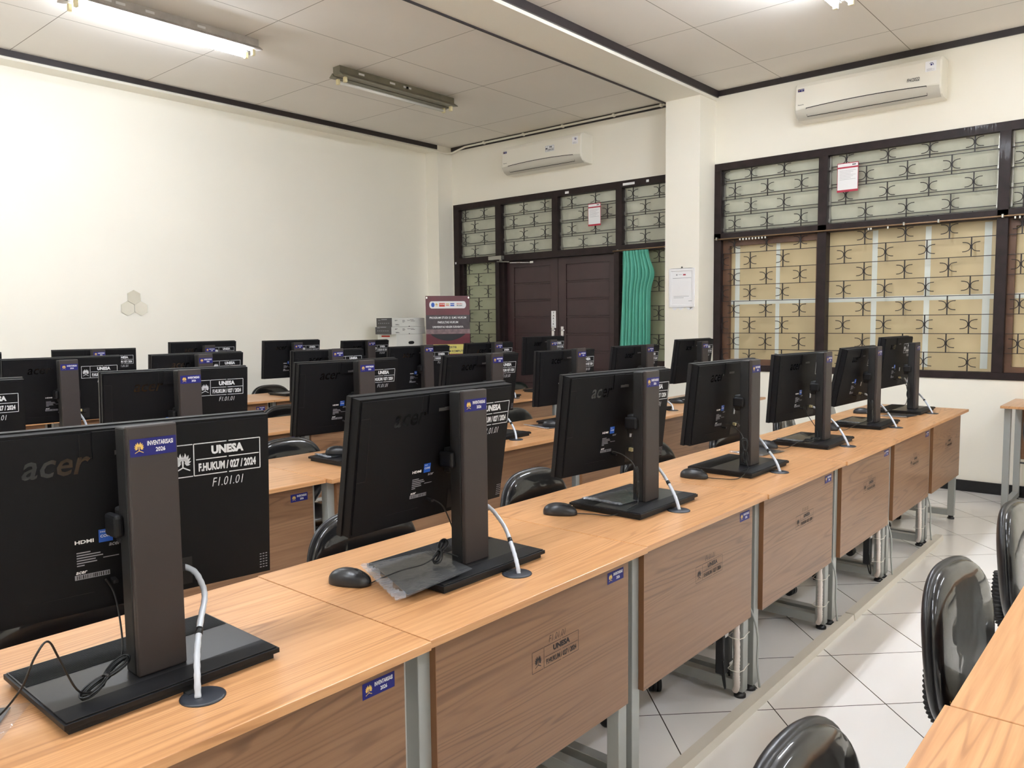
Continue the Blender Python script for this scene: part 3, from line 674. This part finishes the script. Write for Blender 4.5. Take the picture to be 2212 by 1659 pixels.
for (r, n), (px, py, sx, sy, sz, yaw, tilt) in MON.items():
    if r == 4: continue
    gx, gy = cx(r, n) + .004, DY[r][n] + .125
    sx_, sy_, dz = px + .072, py + .062, sz - 1.033
    if (r, n) == (1, 0): pts = [(.672, 1.44, .925), (.701, 1.41, .912), (.706, 1.385, .89), (.698, 1.36, .870), (.668, 1.32, .846), (.637, 1.275, .815), (.620, 1.245, .785), (.611, 1.228, .752)]
    elif (r, n) == (1, 1): pts = [(1.50, 1.43, .90), (1.522, 1.40, .878), (1.523, 1.37, .856), (1.508, 1.33, .834), (1.475, 1.28, .805), (1.447, 1.24, .775), (1.441, 1.229, .752)]
    else:
        k = random.uniform(-.01, .012)
        pts = [(sx_ - .01, sy_ + .01, .925 + dz), (sx_ + .012 + k, sy_ - .03, .895), (sx_ + .006 + k, sy_ - .075, .862), ((sx_ * .6 + gx * .4) + .01, gy + .075, .83), (gx + .022, gy + .03, .79), (gx + .003, gy + .004, .752)]
    sleeve(r, n, pts, 'pale spiral-wrapped cable behind the computer in the %s' % where(r, n))

# ------------------------------------------------------------------ mice with cords
def make_mouse():
    t = thing('computer_mouse', 'mouse', 'mouse')
    def sh(p):
        x, y, z = p; z = max(z, -.006); k = 1 - .10 * max(0, -y / .055); 
        return [x * k * (1 - .12 * math.exp(-((y + .01) / .03) ** 2) * .6), y, z * (1 - .28 * max(0, -y / .055))]
    b = MB(); b.sup((0, 0, .006), (.031, .056, .032), 'mouse', e=(.85, .85), n=(32, 20), fn=sh); b.build('mouse_body', t)
    for s in (-1, 1):
        def f2(p, s=s):
            return sh(p)
        b = MB(); b.sup((0, 0, .0067), (.0316, .0567, .0329), 'blk_s', e=(.85, .85), n=(32, 20), fn=sh)
        # keep only the front half on one side
        keep = [f for f in b.f if all(b.v[i][1] < -.006 and b.v[i][0] * s > .0012 and b.v[i][2] > .012 for i in f)]
        b.f = keep; b.m = b.m[:len(keep)]; b.sm = b.sm[:len(keep)]
        if keep: o = b.build('mouse_button', t, recalc=False)
    MB().lathe([(.004, -.003), (.0085, -.0025), (.0085, .0025), (.004, .003)], 'rubber', T=Matrix.Translation((0, -.028, .027)) @ Matrix.Rotation(PI / 2, 4, 'Y'), n=16).build('scroll_wheel', t)
    return t
def bundle(b, c, ax, L_, r=.0019, loops=5, spread=.016, up=Vector((0, 0, 1))):
    c = Vector(c); ax = Vector(ax).normalized(); side = ax.cross(up)
    if side.length < .1: side = ax.cross(Vector((0, 1, 0)))
    side.normalize(); nrm = side.cross(ax)
    rnd = random.Random(int(c.x * 1000))
    for k in range(loops):
        w_ = spread * (.35 + .65 * rnd.random()); l = L_ * (.8 + .25 * rnd.random()); ph = rnd.uniform(-.3, .3); o = nrm * rnd.uniform(-.004, .004) + side * rnd.uniform(-.004, .004)
        pts = []
        for i in range(28):
            a = 2 * PI * i / 28; u = math.cos(a); v = math.sin(a) * (abs(u) ** .8 * .9 + .22)
            pts.append(c + o + ax * (u * l / 2) + side * (v * w_ * math.cos(ph)) + nrm * (v * w_ * math.sin(ph)))
        b.tube(pts, r, 'cord', 6, closed=True)
    b.tube([c - ax * .004, c + ax * .004], .0062, 'cord', 8)
mouse0 = make_mouse(); mfirst = True
def mouse(x, y, z, rz, label, cord=None, bun=None):
    global mfirst
    o = mouse0 if mfirst else copy_tree(mouse0)
    if mfirst: mfirst = False
    else:
        for ch in list(o.children):
            if ch.name.startswith('mouse_cord'): bpy.data.objects.remove(ch, do_unlink=True)
    o.location = (x, y, z); o.rotation_euler = (0, 0, rz); o['label'] = label; o['group'] = 'black wired mice on the desks'
    return o
def cord(o, pts, bun=None):
    b = MB(); b.tube(spline(pts, 8), .0017, 'cord', 6)
    if bun: bundle(b, *bun)
    inv = (Matrix.Translation(o.location) @ Matrix.Rotation(o.rotation_euler[2], 4, 'Z')).inverted()
    b.v = [tuple(inv @ Vector(p)) for p in b.v]; b.build('mouse_cord', o)
lab = 'black wired mouse on the desk in the %s'
def mfront(o): 
    a = o.rotation_euler[2]; return Vector(o.location) + Vector((math.sin(a), -math.cos(a), 0)) * .054 + Vector((0, 0, .006))
jobs = []
m = mouse(.30, 1.52, .75, .3, lab % where(1, 0)); jobs.append((m, [(.35, 1.38, .765), (.372, 1.30, .83), (.388, 1.275, .885), (.41, 1.285, .90), (.43, 1.30, .86), (.455, 1.30, .80), (.50, 1.33, .782)], ((.51, 1.335, .795), (.8, .35, .25), .10, .0019, 6, .02), [(.55, 1.37, .81), (.562, 1.40, .86), (.566, 1.43, .90), (.556, 1.437, .926)]))
m = mouse(1.135, 1.50, .75, .32, lab % where(1, 1)); jobs.append((m, [(1.160, 1.42, .772), (1.20, 1.39, .788), (1.26, 1.375, .792), (1.315, 1.385, .80)], ((1.322, 1.385, .808), (.6, .25, .45), .075, .0019, 6, .018), [(1.36, 1.365, .79), (1.38, 1.345, .776), (1.372, 1.375, .83), (1.37, 1.40, .88), (1.355, 1.41, .915), (1.33, 1.428, .934)]))
m = mouse(1.985, 1.515, .75, .42, lab % where(1, 2)); jobs.append((m, [(2.03, 1.42, .756), (2.06, 1.36, .756), (2.12, 1.325, .78), (2.165, 1.335, .785)], ((2.176, 1.345, .845), (.02, .05, 1), .10, .0019, 6, .013), [(2.18, 1.36, .90), (2.185, 1.40, .925), (2.178, 1.428, .935), (2.165, 1.436, .938)]))
m = mouse(2.775, 1.455, .75, .12, lab % where(1, 3)); jobs.append((m, [(2.79, 1.36, .756), (2.84, 1.30, .756), (2.93, 1.30, .782), (2.975, 1.325, .786)], ((2.982, 1.34, .842), (.15, .12, 1), .095, .0019, 6, .02), [(3.0, 1.36, .90), (3.02, 1.40, .925), (3.04, 1.425, .935), (3.03, 1.445, .937)]))
m = mouse(3.635, 1.525, .75, .1, lab % where(1, 4)); jobs.append((m, [(3.65, 1.43, .757), (3.72, 1.40, .778), (3.76, 1.38, .782)], ((3.80, 1.365, .784), (1, -.2, .04), .11, .0019, 6, .03), [(3.86, 1.36, .79), (3.888, 1.38, .83), (3.895, 1.42, .885), (3.885, 1.436, .925), (3.87, 1.44, .93)]))
m = mouse(4.41, 1.50, .75, .1, lab % where(1, 5)); jobs.append((m, [(4.43, 1.41, .757), (4.52, 1.38, .778), (4.63, 1.35, .782), (4.665, 1.34, .79)], ((4.672, 1.345, .852), (.04, .06, 1), .10, .0019, 6, .014), [(4.68, 1.37, .91), (4.69, 1.40, .93), (4.69, 1.43, .936)]))
m = mouse(5.30, 1.585, .75, .2, lab % where(1, 6)); jobs.append((m, [(5.33, 1.49, .757), (5.40, 1.43, .778), (5.47, 1.38, .80), (5.50, 1.37, .84)], ((5.512, 1.37, .895), (.10, .06, 1), .10, .0019, 6, .014), [(5.52, 1.40, .95), (5.53, 1.43, .968), (5.525, 1.452, .972)]))
m = mouse(2.15, 2.905, .779, .7, lab % where(2, 2)); jobs.append((m, [(2.19, 2.83, .782), (2.20, 2.79, .785)], ((2.205, 2.785, .85), (.05, .05, 1), .11, .0019, 5, .014), [(2.20, 2.80, .90), (2.19, 2.85, .92), (2.18, 2.893, .93)]))
m = mouse(3.60, 2.805, .754, .35, lab % where(2, 4)); jobs.append((m, [(3.64, 2.72, .758), (3.70, 2.70, .762), (3.74, 2.73, .785)], None, None))
m = mouse(5.18, 2.86, .75, .2, lab % where(2, 6)); jobs.append((m, [(5.21, 2.78, .755), (5.26, 2.75, .775), (5.30, 2.76, .782)], None, None))
m = mouse(4.42, 4.16, .75, .3, lab % where(3, 5)); jobs.append((m, [(4.46, 4.08, .755), (4.53, 4.11, .775), (4.57, 4.13, .782)], None, None))
for m, a, bu, c in jobs:
    f = mfront(m); cord(m, [tuple(f)] + a + ([bu[0]] if bu else []) + (c or []), bu)

# ------------------------------------------------------------------ mouse pads still in their plastic bags
def bag(name, q, label, pad=.8, seed=1):
    # q: four corners (near-left, near-right, far-right, far-left) with heights
    q = [Vector(p) for p in q]; c = sum(q, Vector()) / 4; rnd = random.Random(seed)
    def P(u, v): return (q[0] * (1 - u) + q[1] * u) * (1 - v) + (q[3] * (1 - u) + q[2] * u) * v - c
    n = 22; t = thing(name, label, 'mouse pad', tuple(c), group='bagged mouse pads on the desks'); vs = []; fs = []
    for j in range(n + 1):
        for i in range(n + 1):
            u, v = i / n, j / n; p = P(u, v); e = min(u, 1 - u, v, 1 - v)
            crk = .004 if u > .82 or u < .10 else .0013
            p.z += .0026 + crk * abs(math.sin(v * 41 + math.sin(u * 17) * 2) * math.cos(u * 23 + v * 5)) * min(1, e * 12); vs.append(tuple(p))
    for j in range(n):
        for i in range(n): a = j * (n + 1) + i; fs.append((a, a + 1, a + n + 2, a + n + 1))
    MB().add(vs, fs, 'film', True).build('plastic_bag', t)
    m_ = 4; v2 = []; f2 = []
    for j in range(4 * n + 1):
        v = j / (4 * n)
        for i in range(m_ + 1):
            u = .005 + i / m_ * (.11 + .03 * math.sin(v * 19)); p = P(u, v); p.z += .0045 + .0028 * math.sin(v * 95 + i * 1.3 + 2 * math.sin(v * 31)); v2.append(tuple(p))
    for j in range(4 * n):
        for i in range(m_): a = j * (m_ + 1) + i; f2.append((a, a + 1, a + m_ + 2, a + m_ + 1))
    MB().add(v2, f2, 'crinkle', True).build('bag_mouth', t)
    e = (1 - pad) / 2; b = MB(); a = [P(u, v) for u, v in ((e + .06, .05), (.97 - e, .05), (.97 - e, .95), (e + .06, .95))]
    b.add([tuple(p + Vector((0, 0, .0004))) for p in a] + [tuple(p + Vector((0, 0, .002))) for p in a], [(0, 1, 2, 3), (4, 5, 6, 7), (0, 1, 5, 4), (1, 2, 6, 5), (2, 3, 7, 6), (3, 0, 4, 7)], 'blk_s'); b.build('pad', t)
    return t
bl = 'black mouse pad in a clear bag in the %s'
zb = .774
bag('mouse_pad', [(.20, 1.33, .7515), (.33, 1.30, .7515), (.425, 1.425, .7515), (.25, 1.56, .7515)], bl % where(1, 0), seed=1)
bag('mouse_pad', [(1.092, 1.282, .766), (1.318, 1.268, .785), (1.385, 1.477, .777), (1.19, 1.531, .772)], bl % where(1, 1), seed=2)
bag('mouse_pad', [(2.115, 1.37, zb), (2.21, 1.36, zb), (2.37, 1.49, zb), (2.115, 1.525, zb)], bl % where(1, 2), seed=3)
bag('mouse_pad', [(3.366, 1.441, .7515), (3.60, 1.396, .7515), (3.643, 1.553, .7515), (3.393, 1.602, .7515)], 'black mouse pad in a clear bag on bare desktop, right of the fourth front-row computer', seed=4)
bag('mouse_pad', [(3.75, 1.394, zb), (3.895, 1.393, zb), (4.06, 1.513, zb), (3.76, 1.527, zb)], 'black mouse pad in a clear bag on the stand third from window, front row', seed=5)
bag('mouse_pad', [(4.585, 1.388, zb), (4.80, 1.395, zb), (4.90, 1.513, zb), (4.60, 1.511, zb)], bl % where(1, 5), seed=6)
bag('mouse_pad', [(5.204, 1.306, .7515), (5.40, 1.262, .7515), (5.40, 1.44, .7515), (5.20, 1.455, .7515)], bl % where(1, 6), seed=7)
bag('mouse_pad', [(2.07, 2.87, zb), (2.22, 2.87, zb), (2.24, 3.0, zb), (2.09, 3.0, zb)], bl % where(2, 2), seed=8)
bag('mouse_pad', [(3.50, 2.76, .7515), (3.64, 2.745, .7515), (3.64, 2.93, .7515), (3.56, 2.99, .7515)], bl % where(2, 4), seed=9)

# ------------------------------------------------------------------ office chairs
def make_chair():
    t = thing('office_chair', 'chair', 'chair')
    def curve(p, k=.5): return [p[0], p[1] - k * p[0] ** 2 + .18 * (p[2]) * .5, p[2]]
    def outline(p):   # narrower at the bottom
        f = 1 - .22 * max(0, (-p[2] / .19)) ** 1.5
        return [p[0] * f, p[1], p[2]]
    b = MB(); b.sup((0, .215, .615), (.203, .036, .186), 'vinyl', e=(.74, .9), n=(40, 26), fn=lambda p: curve(outline(p)))
    b.build('back_cushion', t)
    b = MB(); b.sup((0, .228, .613), (.211, .026, .193), 'blk_s', e=(.70, .9), n=(40, 26), fn=lambda p: curve(outline(p)))
    b.build('back_shell', t)
    b = MB(); T = Matrix.Translation((-.163, .168, .470)) @ Matrix(((0, -.25, -.97, 0), (0, .97, -.25, 0), (1, 0, 0, 0), (0, 0, 0, 1)))
    T = Matrix.Translation((-.150, .172, .455)) @ Matrix(((.0, -.9, -.4, 0), (.0, .4, -.9, 0), (1, 0, 0, 0), (0, 0, 0, 1)))
    b.text('FRONT LINE', 0, -.008, .016, 'gold', T, width=.075, bold=.01); b.build('gold_lettering', t)
    b = MB(); b.sup((0, -.02, .445), (.205, .215, .040), 'vinyl', e=(.5, .75), n=(40, 16)); b.build('seat_cushion', t)
    b = MB(); b.sup((0, -.02, .425), (.208, .218, .028), 'blk_s', e=(.4, .75), n=(40, 12)); b.build('seat_shell', t)
    b = MB(); pts = [(0, .06, .388), (0, .16, .386), (0, .225, .392), (0, .256, .425), (0, .262, .50), (0, .258, .57)]; sp = spline(pts, 24)
    b.tube(sp, .021, 'rubber', 14, rf=lambda u: 1 + .11 * math.sin(u * 2 * PI * 30)); b.build('bellows', t)
    b = MB(); b.box(-.07, .07, -.09, .09, .372, .402, 'blk_m'); b.tube([(0, 0, .385), (.17, .01, .385), (.23, .01, .392)], .006, 'chrome', 8); b.box(.20, .245, .0, .022, .386, .396, 'blk_s'); b.build('seat_mechanism', t, bevel=.003)
    b = MB(); b.lathe([(.030, .10), (.030, .24), (.026, .24), (.026, .31), (.021, .31), (.021, .385)], 'blk_s', n=20); b.build('gas_column', t)
    MB().lathe([(.02, .075), (.045, .085), (.045, .125), (.034, .135)], 'chrome', n=20).build('base_hub', t)
    for k in range(5):
        a = 2 * PI * k / 5 + .3; ca, sa = math.cos(a), math.sin(a)
        pts = [(r_ * ca, r_ * sa, z) for r_, z in ((.03, .112), (.10, .118), (.18, .105), (.25, .080), (.272, .070))]
        lg = MB().tube(spline(pts, 5), .018, 'chrome', 10, rf=lambda u: 1.1 - .35 * u).build('leg', t)
        b = MB(); c = (.268 * ca, .268 * sa, .026)
        T = Matrix.Translation(c) @ Matrix.Rotation(a + .7 + k, 4, 'Z') @ Matrix.Rotation(PI / 2, 4, 'X')
        for s in (-1, 1): b.lathe([(.012, s * .006), (.026, s * .007), (.026, s * .022), (.016, s * .025)], 'rubber', T=T, n=16)
        b.lathe([(.0, -.006), (.029, -.006), (.029, .006), (.0, .006)], 'blk_s', T=T @ Matrix.Translation((0, .004, 0)), n=16)
        b.lathe([(.008, .02), (.008, .045)], 'blk_s', c=(c[0], c[1], c[2]), n=10); b.build('caster', lg)
    return t
chair0 = make_chair(); cf = True
def chair(x, y, rz, label):
    global cf
    o = chair0 if cf else copy_tree(chair0); cf = False
    o.location = (x, y, 0); o.rotation_euler = (0, 0, rz); o['label'] = label; o['group'] = 'black vinyl office chairs at the desks'
    if y < .5: o.scale = (1, 1, .978)
    return o
cl = 'black vinyl office chair in the %s'
cxs = {1: {0: .66, 1: 1.48, 2: 2.305, 3: 3.14, 4: 3.95, 5: 4.77, 6: 5.50}, 2: {0: .66, 1: 1.43, 2: 2.18, 3: 3.02, 4: 3.86, 5: 4.78, 6: 5.5}, 3: {1: 1.5, 2: 2.25, 3: 3.08, 4: 3.95, 5: 4.78, 6: 5.5}, 4: {1: 1.4, 2: 2.3, 3: 3.1, 4: 4.0, 5: 4.85}}
rr = random.Random(3)
for r in (1, 2, 3, 4):
    for n in COLS[r]:
        rz = rr.uniform(-.12, .12); chair(cxs[r][n], DY[r][n] + .56 + rr.uniform(-.01, .02), rz, cl % where(r, n))
chair(1.045, .165, .0, 'black vinyl office chair showing only its rounded back at the bottom edge')
chair(2.05, .180, -.10, 'black vinyl office chair in the tiled aisle, beside the lower right desk seam')
chair(6.15, .58, PI / 2, 'black vinyl office chair at the wall desk, only a chrome leg in view')
chair(2.85, .165, -.06, 'black vinyl office chair cut off by the right edge, before the wall desk')

# ------------------------------------------------------------------ floor duct, conduits, power strips
b = MB(); b.prism([(1.094, 0), (1.098, .030), (1.136, .030), (1.140, 0)], -1.0, 3.62, 'duct', axis='x'); b.prism([(1.093, 0), (1.097, .031), (1.137, .031), (1.141, 0)], 3.63, 5.31, 'duct', axis='x')
tag(b.build('cable_duct'), 'long beige floor cable duct running along the front row desks', 'cable duct')
def flex(x, y, z1, label, s=1):
    b = MB(); pts = [(x, y, z1), (x, y, z1 - .10), (x - .006 * s, y - .01, .20), (x - .016 * s, y - .014, .12), (x - .008 * s, y - .012, .06), (x + .004 * s, y + .0, .033)]
    b.tube(spline(pts, 14), .0105, 'conduit', 10, rf=lambda u: 1 + .10 * math.sin(u * 2 * PI * 42)); o = b.build('corrugated_conduit'); tag(o, label, 'conduit', 'white corrugated conduits on the desk legs')
    for z in (.12, .24): MB().tube([(x + u, y + v, z) for u, v in ((-.026, -.028), (.0, -.034), (.03, -.028), (.062, -.026), (.064, .0), (.062, .022), (.02, .022), (-.02, .018), (-.03, .0))], .0014, 'acw', 5, closed=True).build('zip_tie', o)
def strip(x, y, label):
    t = thing('power_strip', label, 'power strip', (x, y, .10), group='black power strips behind the desk legs')
    MB().box(-.022, .022, 0, .034, .0, .27, 'blk_s').build('strip_body', t, bevel=.005)
    b = MB(); T = TY(0, -.0006, .19); b.rect(-.014, .014, -.03, .03, 'ylab', T); b.rect(-.014, .014, -.052, -.030, 'paper', T); b.build('strip_label', t)
    b = MB(); b.tube(spline([(0, .018, .005), (-.015, .0, -.04), (-.03, -.01, -.03), (-.028, .0, .06)], 8), .0035, 'cord', 8); b.build('strip_cord', t)
for n in (2, 3, 4, 5):
    s_ = 1.0234 + DW * n
    flex(s_ - .078, DY[1][n] + .080, .50, 'white corrugated conduit strapped to the %s' % ('second front-row desk leg, nearest the camera', 'third front-row desk leg with zip ties', 'fourth front-row desk leg with zip ties', 'front-row desk leg closest to the window')[n - 2])
    if n in (2, 4): strip(s_ - .105, DY[1][n] + .10, 'black power strip with yellow label under the front row, %s side' % ('nearer' if n == 2 else 'farther'))
    if n == 2: strip(s_ - .01, DY[1][n] + .13, 'black power strip with yellow label between two front row desks')
for n in (2, 3, 4, 5):
    s_ = 1.0234 + DW * n; y = DY[1][n] + .03
    b = MB().tube(spline([(s_ - .02, y + .11, .55), (s_ - .01, y + .06, .40), (s_ + .012, y + .01, .25), (s_ + .0, y, .12), (s_ + .01, y - .005, .032)], 8), .0042, 'steel', 8)
    tag(b.build('power_cable'), 'thin grey power cable dropping to the floor duct at %s' % ('the second front-row desk seam', 'the third front-row desk seam', 'the fourth front-row desk seam', 'the last front-row desk seam')[n - 2], 'cable', 'grey power cables at the desk seams')

# ------------------------------------------------------------------ cartons and banner
def carton(name, x0, x1, y0, y1, z0, z1, label, kind, grp):
    t = thing(name, label, 'box', ((x0 + x1) / 2, (y0 + y1) / 2, z0), group=grp); a, c, h = (x1 - x0) / 2, (y1 - y0) / 2, z1 - z0
    b = MB(); b.box(-a, a, -c, c, 0, h, 'card')
    if kind == 'flat': b.box(-a - .0015, -a, -c, c, 0, h, 'cardd')
    b.build('carton', t, bevel=.002); b = MB(); T = TY(0, -c - .001, 0); S = TX(-a - .0025, 0, 0)
    if kind == 'flat':
        for i, (u, v, w_) in enumerate(((-.20, .085, .05), (-.20, .078, .03), (-.09, .085, .04), (-.09, .072, .05), (-.09, .06, .035), (-.02, .082, .05), (.02, .09, .07), (.03, .072, .08), (-.19, .03, .05), (-.19, .022, .07))): b.rect(u, u + w_ * .8, v * h / .12, v * h / .12 + .004, 'cardd', T)
        b.rect(.0, .016, .0, .008, 'inkb', T)
        for i in range(6): b.rect(-.10 + i * .034, -.082 + i * .034, .035, .043, 'grey_p', S)
        b.rect(-.045, .05, .075, .085, 'grey_p', S); b.rect(-.10, -.06, .07, .077, 'grey_p', S)
        b.build('carton_print', t)
    else:
        b.text('BELDEN', -.02, h - .245, .045, 'inkb', T, width=.20, bold=.03, align='C')
        b.text('BELDEN', .06, h - .245, .045, 'inkb', S, width=.20, bold=.03, align='C')
        q = [(.02 + .032 * math.cos(i * PI / 8) * 1.0 + (.012 if math.cos(i * PI / 8) > 0 else -.012), h - .095 + .018 * math.sin(i * PI / 8)) for i in range(16)]
        b.add([(u, v, .0004) for u, v in q], [tuple(range(16))], 'slot', T=T)
        b.box(-a - .0015, -a - .0008, -.05, .09, h - .03, h - .012, 'redb'); b.build('carton_print', t)
    return t
carton('flat_carton', 5.65, 6.13, 6.60, 6.86, 1.318, 1.415, 'flat white carton with dark end, topmost of the stack by the banner', 'flat', 'cartons stacked in the corner')
carton('flat_carton', 5.64, 6.14, 6.60, 6.87, 1.235, 1.316, 'flat white carton with dark end, second from the top of the stack', 'flat', 'cartons stacked in the corner')
carton('cable_carton', 5.71, 6.10, 6.60, 6.92, .823, 1.234, 'big white carton with a hand hole under the two flat cartons', 'big', 'cartons stacked in the corner')
carton('cable_carton', 5.70, 6.11, 6.60, 6.92, .412, .822, 'white carton in the middle of the corner stack, hidden by computers', 'big', 'cartons stacked in the corner')
carton('cable_carton', 5.70, 6.11, 6.59, 6.92, .001, .411, 'white carton on the floor at the bottom of the corner stack', 'big', 'cartons stacked in the corner')
t = thing('standing_banner', 'maroon standing banner with white lettering beside the corner cartons', 'banner', (6.24, 6.30, 0), rz=-.62)
b = MB(); w_ = .335; top = 1.655
segs = [(top, 1.50, 'maroon'), (1.50, 1.442, 'maroon'), (1.442, 1.283, 'bandk'), (1.283, 1.232, 'bandp'), (1.232, 1.114, 'maroon'), (1.114, 1.008, 'yel'), (1.008, .10, 'maroon')]
for z1, z0, mm in segs:
    k1, k0 = (top - z1) * .06, (top - z0) * .06
    wa = w_ if mm != 'yel' else w_ * .93
    b.add([(-wa, -k0 * 0, z0), (wa, 0, z0), (wa, 0, z1), (-wa, 0, z1)], [(0, 1, 2, 3)], mm)
    if mm == 'yel': b.add([(-w_, .002, z0), (w_, .002, z0), (w_, .002, z1), (-w_, .002, z1)], [(0, 1, 2, 3)], 'maroon')
T = TY(0, -.001, 0); q = [(s * (.245 + .035 * math.cos(a)), 1.555 + .040 * math.sin(a)) for s, a in [(1, -PI / 2 + i * PI / 8) for i in range(9)]] + [(-(.245 + .035 * math.cos(a)), 1.555 + .040 * math.sin(a)) for a in [PI / 2 - i * PI / 8 for i in range(9)]]
b.flat(q, 'white', T); T2 = TY(0, -.0015, 0)
b.lathe([(.0001, 0), (.026, 0)], 'blue', T=T2 @ Matrix.Translation((-.225, 1.555, 0)), n=20, cap=False); emblem(b, -.17, 1.555, .022, 'gold', T2)
b.rect(-.13, -.045, 1.535, 1.575, 'redb', T2); b.text('HUKUM', -.0875, 1.555, .013, 'white', TY(0, -.002, 0), align='C', width=.07, bold=.02)
b.rect(-.03, .02, 1.560, 1.570, 'gold', T2); b.rect(-.03, .02, 1.545, 1.552, 'redb', T2); b.rect(.04, .10, 1.562, 1.573, 'blue', T2); b.rect(.04, .10, 1.540, 1.555, 'blue', T2)
b.text('MERDEKA', .18, 1.560, .014, 'redb', T2, align='C', width=.085, bold=.02); b.text('BELAJAR', .18, 1.538, .016, 'inkb', T2, align='C', width=.085, bold=.03)
b.text('PROGRAM STUDI S1 ILMU HUKUM', .0, 1.400, .025, 'white', T2, align='C', width=.56, bold=.02); b.text('FAKULTAS HUKUM', .0, 1.349, .025, 'white', T2, align='C', width=.31, bold=.02)
b.text('UNIVERSITAS NEGERI SURABAYA', .0, 1.298, .023, 'white', T2, align='C', width=.47, bold=.02)
q = [(-.26 + .52 * i / 16, 1.225 - .07 * math.sin(PI * i / 16) ** .8) for i in range(17)]; b.flat(q + [(.26, 1.230), (-.26, 1.230)], 'inkb', T)
b.text('TATA TERTIB', .0, 1.069, .024, 'cardd', T2, align='C', width=.25, bold=.02); b.text('LABORATORIUM KOMPUTER', .0, 1.024, .026, 'cardd', T2, align='C', width=.53, bold=.02)
b.build('banner_sheet', t); t.scale = (.74, 1, 1); t.location = (6.21, 6.30, 0)
b = MB(); b.tube([(-.31, .012, .12), (0, .05, .85), (.30, .012, 1.63)], .006, 'blk_s', 8); b.tube([(.31, .012, .12), (0, .05, .86), (-.30, .012, 1.63)], .006, 'blk_s', 8)
b.tube([(0, .05, .86), (0, .30, .0)], .007, 'blk_s', 8); b.tube([(0, .05, .86), (-.2, -.04, .008)], .007, 'blk_s', 8); b.tube([(0, .05, .86), (.2, -.04, .008)], .007, 'blk_s', 8)
for x in (-w_, w_): b.lathe([(.012, 0), (.012, .006)], 'chrome', T=TY(x * .95, -.003, top - .02), n=12)
b.build('banner_stand', t)

# ------------------------------------------------------------------ small wall things
def sheet(y0, y1, z0, z1, label):
    t = thing('notice_sheet', label, 'notice', (W - .03, (y0 + y1) / 2, (z0 + z1) / 2), group='red-edged sheets hanging on the grille'); a, h = (y1 - y0) / 2, (z1 - z0) / 2
    b = MB(); T = TX(0, 0, 0); b.box(.0006, .003, -a, a, -h, h, 'red'); b.rect(-a + .004, a - .004, -h + .018, h - .045, 'paper', T); b.rect(-a + .004, a - .004, h - .032, h - .006, 'paper', T)
    for i in range(7): b.rect(-a + .02, a - .02 - (i % 3) * .02, h - .065 - i * .012, h - .063 - i * .012, 'grey_p', TX(-.0005, 0, 0))
    b.rect(a - .05, a - .02, h - .022, h - .014, 'cardd', TX(-.0005, 0, 0)); b.build('sheet', t)
    b = MB(); b.tube([(.001, 0, h - .01), (-.002, 0, h + .02), (.01, 0, h + .06), (.035, 0, h + .075)], .002, 'chrome', 6); b.build('hook', t)
sheet(2.143, 2.313, 2.417, 2.656, 'red-edged white notice sheet hanging on the big right window'); sheet(4.71, 4.87, 2.355, 2.586, 'red-edged white notice sheet hanging above the double door')
b = MB(); x = 6.62
t = thing('picture_frame', 'white framed notice hanging on the square pillar', 'picture frame', (x, 3.61, 1.66), 0)
b = MB()
for a, c, d, e in ((-.133, -.110, -.178, .178), (.110, .133, -.178, .178), (-.110, .110, .155, .178), (-.110, .110, -.178, -.155)): b.box(-.012, -.001, a, c, d, e, 'white')
b.build('frame', t, bevel=.003)
b = MB(); b.box(-.005, -.0015, -.110, .110, -.155, .155, 'paper'); T = TX(-.0055, 0, 0)
for u0, u1, v0, v1, mm in ((-.06, -.045, .115, .127, 'grey_p'), (-.035, .0, .12, .123, 'grey_p'), (.012, .04, .114, .126, 'red'), (-.095, .095, .088, .092, 'grey_p'), (-.085, .075, -.080, -.077, 'grey_p'), (-.085, .02, -.093, -.090, 'grey_p'), (.07, .105, -.125, -.121, 'grey_p')): b.rect(u0, u1, v0, v1, mm, T)
b.build('notice_paper', t)
b = MB(); b.prism([(-.13, -.185), (-.08, -.185), (-.10, -.21)], -.004, -.002, 'paper', axis='x')
for u in (-.075, .01, .075): b.prism([(u - .045, -.178), (u + .04, -.178), (u, -.208)], -.004, -.0015, 'paper', axis='x')
b.lathe([(.006, 0), (.006, .01)], 'inkb', T=Matrix.Translation((-.001, 0, .19)) @ Matrix.Rotation(-PI / 2, 4, 'Y'), n=10); b.build('paper_backing', t)
for (x, z), lb in (((3.117 + .003, 1.615), 'hexagonal wall mirror, the upper one of three on the blank wall'), ((3.061, 1.516), 'hexagonal wall mirror, the lower left one of three on the blank wall'), ((3.178, 1.516), 'hexagonal wall mirror, the lower right one of three on the blank wall')):
    b = MB(); q = [(.0655 * math.sin(i * PI / 3), .0655 * math.cos(i * PI / 3)) for i in range(6)]; b.prism(q, -.004, 0, 'mirror', axis='y')
    o = b.build('wall_mirror', loc=(x, YL - .001, z)); o.rotation_euler = (random.uniform(-.05, .0), 0, random.uniform(-.03, .03)); tag(o, lb, 'mirror', 'hexagonal mirrors on the wall')
